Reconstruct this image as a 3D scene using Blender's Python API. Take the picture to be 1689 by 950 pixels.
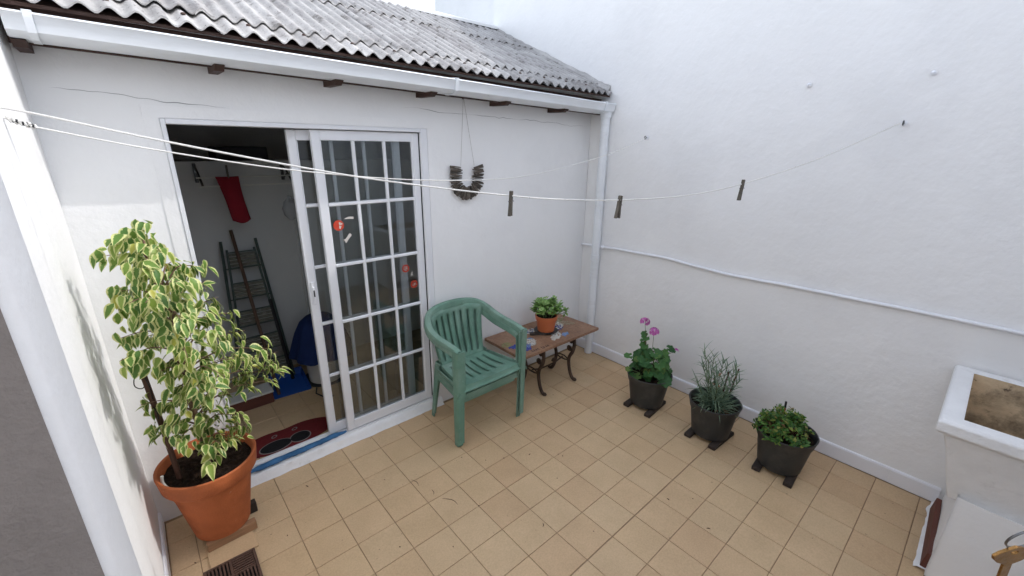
import bpy, math, random
from mathutils import Vector, Matrix, Euler, noise as mnoise
random.seed(7)
R = math.radians
for o in list(bpy.data.objects): bpy.data.objects.remove(o)
scene = bpy.context.scene
col = scene.collection

# ------------------------------------------------------------------ camera
cd = bpy.data.cameras.new('camera'); cam = bpy.data.objects.new('camera', cd); col.objects.link(cam)
cd.sensor_width = 36; cd.lens = 704.226/1689*36; cd.clip_start = .02; cd.clip_end = 500
CX = Vector((0.751, -0.660, 0.0121)).normalized()
CF = Vector((0.6290, 0.7107, -0.3147)).normalized()
CUP = CX.cross(CF).normalized(); CX = CF.cross(CUP)
M = Matrix((CX, CUP, -CF)).transposed().to_4x4(); M.translation = Vector((-.3058, -2.5028, 1.8863))
cam.matrix_world = M
scene.camera = cam

# ------------------------------------------------------------------ light
SUN = Vector((-1, .44, -1.06)).normalized()          # the way the light travels
elev = math.asin(-SUN.z)
sl = bpy.data.lights.new('sun', 'SUN'); sl.energy = 0.58; sl.angle = R(0.5); sl.color = (1, .97, .93)
so = bpy.data.objects.new('sun', sl); col.objects.link(so)
so.rotation_euler = SUN.to_track_quat('-Z', 'Y').to_euler(); so.location = (6, -4, 9)
w = bpy.data.worlds.new('World'); scene.world = w; w.use_nodes = True
nt = w.node_tree; bg = nt.nodes['Background']
sky = nt.nodes.new('ShaderNodeTexSky'); sky.sky_type = 'NISHITA'; sky.sun_disc = False
sky.sun_elevation = elev; sky.sun_rotation = math.atan2(-SUN.x, -SUN.y)
sky.air_density = .9; sky.dust_density = 1.3; sky.ozone_density = 1.0
hs = nt.nodes.new('ShaderNodeHueSaturation'); hs.inputs['Saturation'].default_value = .44   # thin white haze
nt.links.new(sky.outputs[0], hs.inputs['Color']); nt.links.new(hs.outputs[0], bg.inputs[0]); bg.inputs[1].default_value = .15
scene.view_settings.view_transform = 'Standard'; scene.view_settings.look = 'None'
scene.view_settings.exposure = 1.8; scene.view_settings.gamma = 1
scene.render.engine = 'CYCLES'
scene.cycles.max_bounces = 10; scene.cycles.diffuse_bounces = 8; scene.cycles.transparent_max_bounces = 24

# ------------------------------------------------------------------ materials
def newmat(name):
    m = bpy.data.materials.new(name); m.use_nodes = True
    n = m.node_tree.nodes; p = n['Principled BSDF']
    return m, n, m.node_tree.links, p
def coords(n, l, scale=(1, 1, 1), rnd=True):
    tc = n.new('ShaderNodeTexCoord'); out = tc.outputs['Object']
    if rnd:
        oi = n.new('ShaderNodeObjectInfo'); ml = n.new('ShaderNodeMath'); ml.operation = 'MULTIPLY'; ml.inputs[1].default_value = 37.3
        l.new(oi.outputs['Random'], ml.inputs[0])
        ad = n.new('ShaderNodeVectorMath'); l.new(out, ad.inputs[0]); l.new(ml.outputs[0], ad.inputs[1]); out = ad.outputs[0]
    if scale != (1, 1, 1):
        mp = n.new('ShaderNodeMapping'); mp.inputs['Scale'].default_value = scale; l.new(out, mp.inputs[0]); out = mp.outputs[0]
    return out
def nz(n, l, vec, scale, detail=5, rough=.55, dist=0):
    t = n.new('ShaderNodeTexNoise'); t.inputs['Scale'].default_value = scale; t.inputs['Detail'].default_value = detail
    t.inputs['Roughness'].default_value = rough; t.inputs['Distortion'].default_value = dist
    l.new(vec, t.inputs['Vector']); return t.outputs['Fac']
def ramp(n, l, fac, stops):
    r = n.new('ShaderNodeValToRGB'); e = r.color_ramp.elements
    while len(e) < len(stops): e.new(.5)
    for i, (p, c) in enumerate(stops): e[i].position = p; e[i].color = (*c, 1)
    l.new(fac, r.inputs[0]); return r.outputs[0]
def mix(n, l, fac, a, b, mode='MIX'):
    x = n.new('ShaderNodeMix'); x.data_type = 'RGBA'; x.blend_type = mode
    for s, v in ((x.inputs[0], fac), (x.inputs[6], a), (x.inputs[7], b)):
        if hasattr(v, 'links') or hasattr(v, 'is_linked'): l.new(v, s)
        elif isinstance(v, (int, float)): s.default_value = v
        else: s.default_value = (*v, 1)
    return x.outputs[2]
def bump(n, l, p, items, dist=.01):
    prev = None
    for h, s in items:
        b = n.new('ShaderNodeBump'); b.inputs['Strength'].default_value = s; b.inputs['Distance'].default_value = dist
        l.new(h, b.inputs['Height'])
        if prev: l.new(prev, b.inputs['Normal'])
        prev = b.outputs[0]
    l.new(prev, p.inputs['Normal'])
def simple(name, base, rough=.6, var=.12, scale=8, bumps=((40, .15),), scl=(1, 1, 1), metal=0, spec=.5, stain=None, rnd=0.0):
    """base colour with mottling, optional stains (colour, scale, lo, hi), bump at several scales"""
    m, n, l, p = newmat(name); v = coords(n, l, scl)
    f = nz(n, l, v, scale)
    c = ramp(n, l, f, [(.25, tuple(x*(1-var) for x in base)), (.75, tuple(min(1, x*(1+var)) for x in base))])
    if stain:
        for sc, s2, lo, hi in stain:
            f2 = nz(n, l, v, s2, 7, .65)
            rr = n.new('ShaderNodeMapRange'); rr.inputs[1].default_value = lo; rr.inputs[2].default_value = hi
            l.new(f2, rr.inputs[0]); c = mix(n, l, rr.outputs[0], c, sc)
    if rnd:
        oi = n.new('ShaderNodeObjectInfo'); r2 = ramp(n, l, oi.outputs['Random'], [(0, (1-rnd,)*3), (1, (1+rnd,)*3)])
        c = mix(n, l, 1.0, c, r2, 'MULTIPLY')
    l.new(c, p.inputs['Base Color']); p.inputs['Roughness'].default_value = rough; p.inputs['Metallic'].default_value = metal
    p.inputs['Specular IOR Level'].default_value = spec
    if bumps: bump(n, l, p, [(nz(n, l, v, s, 4), st) for s, st in bumps])
    return m
MT = {}
MT['plaster'] = simple('white_plaster', (.83, .83, .83), .75, .03, 1.6, ((2.2, .5), (8, .45), (20, .2), (55, .08)), stain=[((.74, .74, .74), 1.3, .55, .95)], spec=.3)
MT['plaster_r'] = simple('trowelled_plaster', (.83, .83, .83), .72, .03, 1.6, ((1.3, .7), (4.5, .8), (14, .35), (60, .08)), stain=[((.70, .70, .71), .9, .52, .95)], spec=.3)
MT['cement'] = simple('rough_cement', (.27, .24, .22), .95, .10, 14, ((25, .25), (90, .25)), spec=.1)
MT['skirt'] = simple('painted_skirting', (.80, .81, .85), .5, .03, 3, ((12, .15),))
MT['sill'] = simple('painted_concrete', (.80, .80, .80), .7, .05, 8, ((14, .6), (60, .35)), stain=[((.45, .43, .4), 7, .6, .85)])
MT['gutter'] = simple('gutter_paint', (.76, .79, .82), .32, .03, 2, ((3, .12), (30, .03)), (.5, 1, 3), stain=[((.55, .56, .56), 3, .52, .9), ((.42, .41, .38), 30, .66, .78)])
MT['brownwood'] = simple('dark_brown_wood', (.055, .026, .018), .7, .3, 6, ((40, .3),), (1, .2, 1))
MT['roof'] = simple('fibre_cement', (.40, .39, .38), .85, .22, 5, ((60, .4), (15, .3)), stain=[((.23, .215, .21), 4, .47, .75), ((.055, .05, .046), 34, .61, .70), ((.12, .11, .10), 9, .56, .70)], spec=.25, rnd=.12)
MT['mortar'] = simple('mortar', (.42, .41, .40), .9, .2, 12, ((20, .9), (70, .5)), spec=.2)
MT['alu'] = simple('white_lacquered_metal', (.77, .78, .81), .33, .02, 3, ((30, .02),))
MT['dark'] = simple('matte_black', (.012, .012, .013), .6, .1, 5, None)
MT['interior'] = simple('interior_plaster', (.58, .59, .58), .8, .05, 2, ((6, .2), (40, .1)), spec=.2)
MT['loft'] = simple('loft_boards', (.50, .49, .47), .9, .2, 3, ((10, .2),))
MT['darkbox'] = simple('dark_cabinet', (.03, .03, .034), .7, .1, 3, None)
MT['grout'] = simple('grout', (.29, .205, .130), .95, .25, 20, ((80, .3),), spec=.1)
MT['terracotta'] = simple('terracotta', (.42, .118, .040), .72, .18, 7, ((30, .15), (120, .12)), stain=[((.24, .065, .022), 4, .45, .72), ((.50, .26, .15), 26, .66, .76), ((.46, .22, .12), 9, .68, .9)], spec=.3)
MT['plasticpot'] = simple('terracotta_plastic', (.52, .14, .05), .5, .05, 4, ((20, .05),))
MT['blackpot'] = simple('black_plastic', (.024, .026, .027), .5, .15, 6, ((40, .08),), stain=[((.075, .07, .062), 9, .52, .85)])
MT['soil'] = simple('soil', (.022, .014, .010), .98, .6, 60, ((45, 1.0), (120, .8)), spec=.1, stain=[((.10, .07, .045), 75, .66, .76)])
MT['blockwood'] = simple('dark_block_wood', (.035, .024, .018), .8, .3, 10, ((40, .3),), (1, 4, 4))
MT['batten'] = simple('pale_batten', (.30, .165, .085), .75, .25, 9, ((50, .3),), (.6, 6, 6))
MT['chair'] = simple('weathered_green_plastic', (.13, .26, .195), .62, .18, 5, ((25, .06), (120, .05)), stain=[((.22, .33, .27), 2.6, .42, .66), ((.44, .49, .45), 48, .66, .73), ((.05, .10, .075), 3.5, .55, .85)], spec=.4)
MT['iron'] = simple('rusty_wrought_iron', (.070, .042, .028), .7, .4, 20, ((60, .4),), metal=.2)
MT['rope'] = simple('white_rope', (.72, .71, .68), .9, .05, 80, ((250, .4),), stain=[((.05, .05, .05), 38, .66, .69)])
MT['peg'] = simple('grey_peg_wood', (.10, .088, .07), .85, .35, 14, ((90, .3),), (1, 1, .15), rnd=.35)
MT['drift'] = simple('driftwood', (.075, .062, .05), .9, .4, 25, ((90, .4),), rnd=.5)
MT['string'] = simple('string', (.32, .30, .27), .9, .1, 30, None)
MT['steel'] = simple('dull_steel', (.13, .13, .13), .45, .2, 30, None, metal=.8)
MT['red'] = simple('red_cloth', (.23, .018, .028), .9, .12, 10, ((300, .2), (12, .3)), spec=.1)
MT['blue_rag'] = simple('blue_rag', (.055, .15, .30), .9, .3, 14, ((60, .5), (250, .2)), spec=.1)
MT['blue_cloth'] = simple('navy_cover', (.012, .028, .11), .75, .2, 6, ((14, .3),), spec=.2)
MT['blue_plastic'] = simple('blue_plastic', (.012, .075, .33), .4, .06, 5, None)
MT['whiteplastic'] = simple('offwhite_plastic', (.62, .62, .58), .5, .05, 5, None)
MT['ladder'] = simple('green_ladder_metal', (.045, .07, .06), .6, .2, 20, None)
MT['slat'] = simple('splashed_slats', (.15, .15, .12), .85, .3, 14, ((40, .3),), stain=[((.36, .36, .32), 25, .58, .72)])
MT['broom'] = simple('brown_handle', (.10, .055, .032), .6, .2, 10, None, (1, 1, .2))
MT['matred'] = simple('red_mat', (.15, .022, .024), .95, .15, 60, ((200, .6),), spec=.1)
MT['matblack'] = simple('black_mat_patch', (.018, .018, .019), .95, .2, 60, ((200, .6),), spec=.1)
MT['matgrey'] = simple('grey_mat_piping', (.20, .17, .16), .9, .15, 60, None)
MT['brass'] = simple('worn_brass', (.27, .145, .05), .24, .35, 60, ((120, .1),), metal=1.0)
MT['wire'] = simple('steel_ring', (.20, .20, .20), .3, .1, 10, None, metal=1.0)
MT['stain'] = simple('stained_basin', (.58, .45, .30), .85, .3, 9, ((30, .4),), stain=[((.13, .10, .07), 5, .44, .62), ((.66, .56, .40), 4, .62, .85), ((.07, .055, .04), 28, .62, .72)], spec=.2)
MT['grate'] = simple('rusty_grate', (.095, .05, .034), .8, .3, 30, ((80, .4),))
MT['pit_shade'] = simple('drain_shade_black', (.004, .004, .004), .9, .1, 5, None)
MT['plank'] = simple('red_brown_plank', (.12, .038, .025), .7, .25, 10, ((40, .3),), (.3, 4, 4), stain=[((.55, .53, .5), 30, .70, .76)])
MT['crack'] = simple('hairline_crack', (.30, .30, .30), .9, .1, 20, None)
MT['bark'] = simple('bark', (.19, .115, .075), .85, .3, 30, ((60, .6),), (1, 1, .3))
MT['stake'] = simple('brown_stake', (.085, .040, .025), .7, .25, 16, ((60, .3),), (1, 1, .2))
MT['tie'] = simple('black_tie', (.01, .01, .012), .5, .1, 5, None)
MT['tubing'] = simple('clear_tubing', (.50, .50, .46), .3, .05, 5, None)
MT['dry'] = simple('dry_straw', (.42, .27, .12), .9, .3, 60, None)
MT['dryflower'] = simple('dried_flower', (.30, .15, .07), .9, .3, 60, None)
MT['debris'] = simple('dry_leaf', (.09, .055, .03), .9, .4, 60, None)
MT['parapet'] = simple('parapet_paint', (.78, .79, .79), .7, .03, 2, ((9, .2),))

def tile_material():
    m, n, l, p = newmat('beige_tile'); v = coords(n, l)
    oi = n.new('ShaderNodeObjectInfo')
    base = ramp(n, l, oi.outputs['Random'], [(0, (.565, .400, .238)), (.35, (.585, .420, .250)), (.7, (.58, .422, .256)), (1, (.555, .382, .225))])
    f = nz(n, l, v, 6, 6); mot = ramp(n, l, f, [(.3, (.94, .94, .93)), (.7, (1.04, 1.04, 1.04))])
    c = mix(n, l, 1.0, base, mot, 'MULTIPLY')
    f3 = nz(n, l, v, 130, 3); gr = ramp(n, l, f3, [(.35, (.93, .92, .91)), (.65, (1.05, 1.05, 1.05))])
    c = mix(n, l, 1.0, c, gr, 'MULTIPLY')
    f2 = nz(n, l, v, 55, 2, .5); mr = n.new('ShaderNodeMapRange'); mr.inputs[1].default_value = .74; mr.inputs[2].default_value = .80
    l.new(f2, mr.inputs[0]); c = mix(n, l, mr.outputs[0], c, (.16, .10, .06))
    geo = n.new('ShaderNodeNewGeometry'); f4 = nz(n, l, geo.outputs['Position'], 1.7, 6, .6)   # damp and wear spread across tiles
    c = mix(n, l, 1.0, c, ramp(n, l, f4, [(.32, (.93, .92, .91)), (.6, (1.03, 1.03, 1.03))]), 'MULTIPLY')
    f5 = nz(n, l, geo.outputs['Position'], 14, 5, .7); mr5 = n.new('ShaderNodeMapRange'); mr5.inputs[1].default_value = .62; mr5.inputs[2].default_value = .80; mr5.inputs[4].default_value = .3
    l.new(f5, mr5.inputs[0]); c = mix(n, l, mr5.outputs[0], c, (.36, .25, .15))
    l.new(c, p.inputs['Base Color'])
    rr = ramp(n, l, nz(n, l, v, 9), [(.3, (.42,)*3), (.7, (.60,)*3)]); l.new(rr, p.inputs['Roughness'])
    p.inputs['Specular IOR Level'].default_value = .35
    bump(n, l, p, [(nz(n, l, v, 4), .05), (nz(n, l, v, 60), .04)])
    return m
MT['tile'] = tile_material()

def leaf_mat(name, stops, edge=None, trans=.3, rough=.45, veins=0):
    m, n, l, p = newmat(name)
    uv = n.new('ShaderNodeUVMap'); sx = n.new('ShaderNodeSeparateXYZ'); l.new(uv.outputs[0], sx.inputs[0])
    geo = n.new('ShaderNodeNewGeometry'); oi = n.new('ShaderNodeObjectInfo')
    ad = n.new('ShaderNodeMath'); ad.operation = 'ADD'; l.new(geo.outputs['Random Per Island'], ad.inputs[0]); l.new(oi.outputs['Random'], ad.inputs[1])
    fr = n.new('ShaderNodeMath'); fr.operation = 'FRACT'; l.new(ad.outputs[0], fr.inputs[0])
    c = ramp(n, l, fr.outputs[0], stops)
    if edge:
        a = n.new('ShaderNodeMath'); a.operation = 'MULTIPLY_ADD'; a.inputs[1].default_value = 2; a.inputs[2].default_value = -1; l.new(sx.outputs[0], a.inputs[0])
        b = n.new('ShaderNodeMath'); b.operation = 'ABSOLUTE'; l.new(a.outputs[0], b.inputs[0])
        vm = n.new('ShaderNodeVectorMath'); l.new(uv.outputs[0], vm.inputs[0]); l.new(ad.outputs[0], vm.inputs[1])
        nn = nz(n, l, vm.outputs[0], 5, 3, .6)
        s = n.new('ShaderNodeMath'); s.operation = 'MULTIPLY_ADD'; s.inputs[1].default_value = .9; s.inputs[2].default_value = -.45; l.new(nn, s.inputs[0])
        t = n.new('ShaderNodeMath'); t.operation = 'ADD'; l.new(b.outputs[0], t.inputs[0]); l.new(s.outputs[0], t.inputs[1])
        mr = n.new('ShaderNodeMapRange'); mr.inputs[1].default_value = .53; mr.inputs[2].default_value = .66; l.new(t.outputs[0], mr.inputs[0])
        c = mix(n, l, mr.outputs[0], c, edge)
    l.new(c, p.inputs['Base Color']); p.inputs['Roughness'].default_value = rough; p.inputs['Specular IOR Level'].default_value = .4
    tr = n.new('ShaderNodeBsdfTranslucent'); l.new(c, tr.inputs[0])
    mx = n.new('ShaderNodeMixShader'); mx.inputs[0].default_value = trans
    l.new(p.outputs[0], mx.inputs[1]); l.new(tr.outputs[0], mx.inputs[2]); l.new(mx.outputs[0], n['Material Output'].inputs[0])
    return m
MT['ficus'] = leaf_mat('variegated_leaf', [(0, (.060, .150, .025)), (.35, (.11, .215, .035)), (.7, (.16, .27, .045)), (.92, (.25, .34, .06)), (1, (.48, .46, .08))], edge=(.62, .63, .27), trans=.28)
MT['succ'] = leaf_mat('succulent_leaf', [(0, (.13, .27, .06)), (.5, (.25, .42, .12)), (1, (.38, .53, .20))], trans=.25)
MT['geran'] = leaf_mat('geranium_leaf', [(0, (.030, .10, .03)), (.5, (.05, .145, .04)), (.85, (.08, .19, .045)), (1, (.16, .24, .06))], trans=.22, rough=.6)
MT['carn'] = leaf_mat('carnation_blade', [(0, (.10, .17, .115)), (.5, (.165, .25, .165)), (1, (.25, .33, .21))], trans=.15, rough=.6)
MT['pars'] = leaf_mat('small_green_leaf', [(0, (.030, .10, .02)), (.5, (.07, .175, .03)), (.80, (.13, .23, .04)), (.92, (.26, .30, .06)), (1, (.22, .11, .06))], trans=.22)
MT['petal'] = leaf_mat('pink_petal', [(0, (.52, .11, .42)), (.5, (.62, .17, .52)), (1, (.70, .27, .60))], trans=.3)
MT['stem'] = simple('green_stem', (.10, .13, .05), .7, .2, 30, None)
MT['redstem'] = simple('reddish_stem', (.16, .07, .04), .7, .2, 30, None)

def glass_material():
    m, n, l, p = newmat('window_glass')
    t = n.new('ShaderNodeBsdfTransparent'); t.inputs[0].default_value = (.86, .88, .88, 1)
    g = n.new('ShaderNodeBsdfGlossy'); g.inputs['Roughness'].default_value = .03; g.inputs[0].default_value = (.9, .93, .95, 1)
    f = n.new('ShaderNodeFresnel'); f.inputs[0].default_value = 1.5
    mx = n.new('ShaderNodeMixShader'); l.new(f.outputs[0], mx.inputs[0]); l.new(t.outputs[0], mx.inputs[1]); l.new(g.outputs[0], mx.inputs[2])
    l.new(mx.outputs[0], n['Material Output'].inputs[0]); return m
MT['glass'] = glass_material()
def bag_material():
    m, n, l, p = newmat('clear_bag'); p.inputs['Base Color'].default_value = (.6, .62, .64, 1); p.inputs['Roughness'].default_value = .25
    t = n.new('ShaderNodeBsdfTransparent'); mx = n.new('ShaderNodeMixShader'); mx.inputs[0].default_value = .45
    l.new(t.outputs[0], mx.inputs[1]); l.new(p.outputs[0], mx.inputs[2]); l.new(mx.outputs[0], n['Material Output'].inputs[0]); return m
MT['bag'] = bag_material()

def table_material():
    """mosaic-like table top: brown tile with blue and white shard patches of their own shape"""
    m, n, l, p = newmat('mosaic_table_top')
    tc = n.new('ShaderNodeTexCoord'); v = tc.outputs['Object']
    f = nz(n, l, v, 9, 6); c = ramp(n, l, f, [(.3, (.22, .115, .066)), (.7, (.33, .19, .118))])
    f = nz(n, l, v, 60, 4); c = mix(n, l, 1.0, c, ramp(n, l, f, [(.3, (.75,)*3), (.7, (1.15,)*3)]), 'MULTIPLY')
    l.new(c, p.inputs['Base Color']); p.inputs['Roughness'].default_value = .55
    bump(n, l, p, [(nz(n, l, v, 70), .25), (nz(n, l, v, 12), .2)])
    return m
MT['tabletop'] = table_material()
MT['shardblue'] = simple('blue_shard', (.03, .055, .30), .25, .25, 30, None)
MT['shardlight'] = simple('pale_blue_shard', (.16, .25, .45), .25, .25, 30, None)
MT['shardwhite'] = simple('white_shard', (.52, .51, .47), .3, .12, 30, None)
MT['shardgreen'] = simple('olive_shard', (.20, .20, .07), .4, .3, 30, None)
MT['shardcream'] = simple('cream_shard', (.34, .28, .18), .4, .25, 30, None)
MT['darkmark'] = simple('dark_letter_shard', (.035, .012, .008), .5, .2, 30, None)
MT['sticker'] = simple('red_sticker', (.55, .055, .025), .5, .08, 30, None)
MT['stickerw'] = simple('pale_sticker_print', (.62, .58, .54), .5, .08, 30, None)

# ------------------------------------------------------------------ mesh helpers
class MB:
    def __init__(s): s.v = []; s.f = []; s.uv = {}
    def add(s, vs, fs, uvs=None):
        b = len(s.v); s.v += [tuple(v) for v in vs]; s.f += [tuple(i+b for i in f) for f in fs]
        if uvs:
            for i, u in enumerate(uvs): s.uv[b+i] = u
        return s
    def box(s, x0, x1, y0, y1, z0, z1, bev=0, mat=None):
        if bev <= 0:
            vs = [(x, y, z) for z in (z0, z1) for y in (y0, y1) for x in (x0, x1)]
            fs = [(0, 2, 3, 1), (4, 5, 7, 6), (0, 1, 5, 4), (2, 6, 7, 3), (0, 4, 6, 2), (1, 3, 7, 5)]
        else:
            b = bev; vs = []; 
            for x, dx in ((x0, 1), (x1, -1)):
                for y, dy in ((y0, 1), (y1, -1)):
                    for z, dz in ((z0, 1), (z1, -1)):
                        vs += [(x, y+dy*b, z+dz*b), (x+dx*b, y, z+dz*b), (x+dx*b, y+dy*b, z)]
            I = lambda i, j, k, a: ((i*2+j)*2+k)*3+a
            fs = []
            for i in (0, 1):
                q = [I(i, 0, 0, 0), I(i, 1, 0, 0), I(i, 1, 1, 0), I(i, 0, 1, 0)]; fs.append(q if i else q[::-1])
                q = [I(0, i, 0, 1), I(1, i, 0, 1), I(1, i, 1, 1), I(0, i, 1, 1)]; fs.append(q[::-1] if i else q)
                q = [I(0, 0, i, 2), I(1, 0, i, 2), I(1, 1, i, 2), I(0, 1, i, 2)]; fs.append(q if i else q[::-1])
            for i in (0, 1):
                for j in (0, 1):
                    fs.append([I(i, j, 0, 0), I(i, j, 1, 0), I(i, j, 1, 1), I(i, j, 0, 1)])
                    fs.append([I(i, 0, j, 0), I(i, 1, j, 0), I(i, 1, j, 2), I(i, 0, j, 2)])
                    fs.append([I(0, i, j, 1), I(1, i, j, 1), I(1, i, j, 2), I(0, i, j, 2)])
                    for k in (0, 1): fs.append([I(i, j, k, 0), I(i, j, k, 1), I(i, j, k, 2)])
        if mat is not None: vs = [mat @ Vector(v) for v in vs]
        return s.add(vs, fs)
    def tube(s, pts, r, n=8, cap=True, flat=1.0):
        pts = [Vector(p) for p in pts]; N = len(pts)
        rs = r if isinstance(r, (list, tuple)) else [r]*N
        vs = []; up = None
        for i, p in enumerate(pts):
            t = (pts[min(i+1, N-1)]-pts[max(i-1, 0)]).normalized()
            if up is None: up = Vector((0, 0, 1)) if abs(t.z) < .9 else Vector((1, 0, 0))
            a = t.cross(up).normalized(); b = a.cross(t).normalized(); up = b
            for k in range(n):
                th = 2*math.pi*k/n; vs.append(p+a*math.cos(th)*rs[i]+b*math.sin(th)*rs[i]*flat)
        fs = [(i*n+k, i*n+(k+1) % n, (i+1)*n+(k+1) % n, (i+1)*n+k) for i in range(N-1) for k in range(n)]
        if cap: fs += [tuple(range(n))[::-1], tuple((N-1)*n+k for k in range(n))]
        return s.add(vs, fs)
    def lathe(s, prof, n=32, c=(0, 0, 0), closed=False, wob=None):
        vs = []
        for i, (r, z) in enumerate(prof):
            for k in range(n):
                th = 2*math.pi*k/n; rr = r*(1+(wob(th, i) if wob else 0)); vs.append((c[0]+rr*math.cos(th), c[1]+rr*math.sin(th), c[2]+z))
        N = len(prof)
        fs = [(i*n+k, i*n+(k+1) % n, (i+1)*n+(k+1) % n, (i+1)*n+k) for i in range(N-1) for k in range(n)]
        if prof[0][0] > 1e-5 and not closed: fs.append(tuple(range(n))[::-1])
        if prof[-1][0] > 1e-5 and not closed: fs.append(tuple((N-1)*n+k for k in range(n)))
        return s.add(vs, fs)
    def poly(s, pts, z0, z1):
        """vertical prism from an outline in x, y"""
        n = len(pts); vs = [(x, y, z0) for x, y in pts]+[(x, y, z1) for x, y in pts]
        fs = [tuple(range(n))[::-1], tuple(range(n, 2*n))]+[(i, (i+1) % n, n+(i+1) % n, n+i) for i in range(n)]
        return s.add(vs, fs)
    def extr(s, prof, path, cap=True):
        """sweep closed 2-D profile lists (one per path point) along frames (origin, a, b)"""
        vs = []; n = len(prof[0])
        for pr, (o, a, b) in zip(prof, path):
            for (u, v) in pr: vs.append(Vector(o)+Vector(a)*u+Vector(b)*v)
        N = len(path)
        fs = [(i*n+k, i*n+(k+1) % n, (i+1)*n+(k+1) % n, (i+1)*n+k) for i in range(N-1) for k in range(n)]
        if cap: fs += [tuple(range(n))[::-1], tuple((N-1)*n+k for k in range(n))]
        return s.add(vs, fs)
    def mesh(s, name, mat, smooth=False):
        me = bpy.data.meshes.new(name); me.from_pydata(s.v, [], s.f); me.update()
        if s.uv:
            ul = me.uv_layers.new(name='UVMap')
            for lp in me.loops: ul.data[lp.index].uv = s.uv.get(lp.vertex_index, (.5, .5))
        if mat: me.materials.append(MT[mat])
        if smooth:
            me.polygons.foreach_set('use_smooth', [True]*len(me.polygons))
            if smooth != 'all': me.set_sharp_from_angle(angle=R(smooth if smooth is not True else 40))
        return me
    def build(s, name, mat, parent=None, smooth=False, loc=None):
        return put(name, s.mesh(name, mat, smooth), parent, loc)
def fix_normals(me):
    import bmesh
    b = bmesh.new(); b.from_mesh(me); bmesh.ops.recalc_face_normals(b, faces=b.faces); b.to_mesh(me); b.free()
def put(name, me, parent=None, loc=None):
    o = bpy.data.objects.new(name, me); col.objects.link(o)
    if parent: o.parent = parent
    if loc is not None: o.location = loc
    return o
def tag(o, label, cat, group=None):
    o['label'] = label; o['category'] = cat
    if group: o['group'] = group
    return o
def thing(name, label, cat, loc=(0, 0, 0), rz=0, group=None):
    o = bpy.data.objects.new(name, None); col.objects.link(o); o.empty_display_size = .05
    o.location = loc; o.rotation_euler = (0, 0, rz); return tag(o, label, cat, group)
def struct(o): o['kind'] = 'structure'; return o
def stuff(o): o['kind'] = 'stuff'; return o
def copy_tree(o, parent=None):
    c = o.copy(); col.objects.link(c); c.parent = parent
    for ch in o.children: copy_tree(ch, c)
    return c
def nval(x, y=0, z=0): return mnoise.noise(Vector((x, y, z)))

XL, XR, YB = -.52, 2.774, -.01

# ------------------------------------------------------------------ ground and tiles
fl = MB().box(XL-.05, XR+.03, -3.2, -.005, -.12, -.004).build('floor', 'grout'); struct(fl)
def tile_mesh(wx, wy, cache={}):
    k = (round(wx, 3), round(wy, 3))
    if k not in cache: cache[k] = MB().box(-wx/2, wx/2, -wy/2, wy/2, -.009, 0, .0014).mesh('tile', 'tile')
    return cache[k]
xs = [XL+.012]+[i*.2 for i in range(-2, 14)]+[XR-.012]
ys = [-.03]+[-.2*j for j in range(1, 15)]
J = .0028
for i in range(len(xs)-1):
    for j in range(len(ys)-1):
        x0, x1, y1, y0 = xs[i]+J/2, xs[i+1]-J/2, ys[j]-J/2, ys[j+1]+J/2
        if j == 7: y0 += .0015
        if j == 8: y1 -= .0015
        if j == 12: y0 += .001
        cx, cy = (x0+x1)/2, (y0+y1)/2
        d = Vector((cx, cy, 0))-M.translation                      # leave out tiles the photograph shows nothing of
        zf = d.dot(CF)
        if zf < .3 or abs(d.dot(CX))/zf > 1.32 or d.dot(CUP)/zf < -.80: continue
        if cx > 2.2 and cy < -2.75: continue
        t = put('tile', tile_mesh(x1-x0, y1-y0), fl, (cx, cy, random.uniform(-.0006, .0006)))
        t.rotation_euler = (random.uniform(-.002, .002), random.uniform(-.002, .002), random.uniform(-.003, .003))
fi = MB().box(-.45, 1.75, .10, 1.27, -.05, .046).build('floor', 'grout'); fi.name = 'room_floor'; struct(fi)
for i in range(-2, 6):
    for j in range(6):
        put('tile', tile_mesh(.197, .197), fi, (i*.2+.07, .22+j*.2, .052))

# ------------------------------------------------------------------ laundry room building
house = thing('laundry_room', 'white plastered lean-to room with corrugated roof and open sliding glass door', 'building', (1.1, 0, 0))
house.location = (0, 0, 0)
def wall_grid(mb, x0, x1, z0, z1, y, step=.12):
    pass
DX0, DX1, DZ0, DZ1 = -.146, 1.167, .06, 1.984
m = MB()
m.box(XL-.14, DX0, YB, .12, -.05, 2.30); m.box(DX1, XR-.001, YB, .12, 0, 2.30); m.box(DX0, DX1, YB, .12, DZ1, 2.30)
wall = m.build('wall', 'plaster', house)
m = MB()
m.box(-.47, -.45, .12, 1.25, -.05, 2.2); m.box(1.75, 1.77, .12, 1.25, -.05, 2.2); m.box(-.47, 1.77, 1.25, 1.30, -.05, 1.762)
iw = m.build('inner_wall', 'interior', house)
m = MB(); m.box(-.47, 1.77, 1.30, 1.95, 1.70, 1.75); m.box(-.47, 1.77, 1.93, 1.95, 1.75, 2.25); m.box(-.49, 1.79, .12, 1.95, 2.20, 2.24); m.box(-.49, -.47, 1.25, 1.95, 1.7, 2.24); m.box(1.77, 1.79, 1.25, 1.95, 1.7, 2.24)
m.build('loft', 'loft', house)
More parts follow.
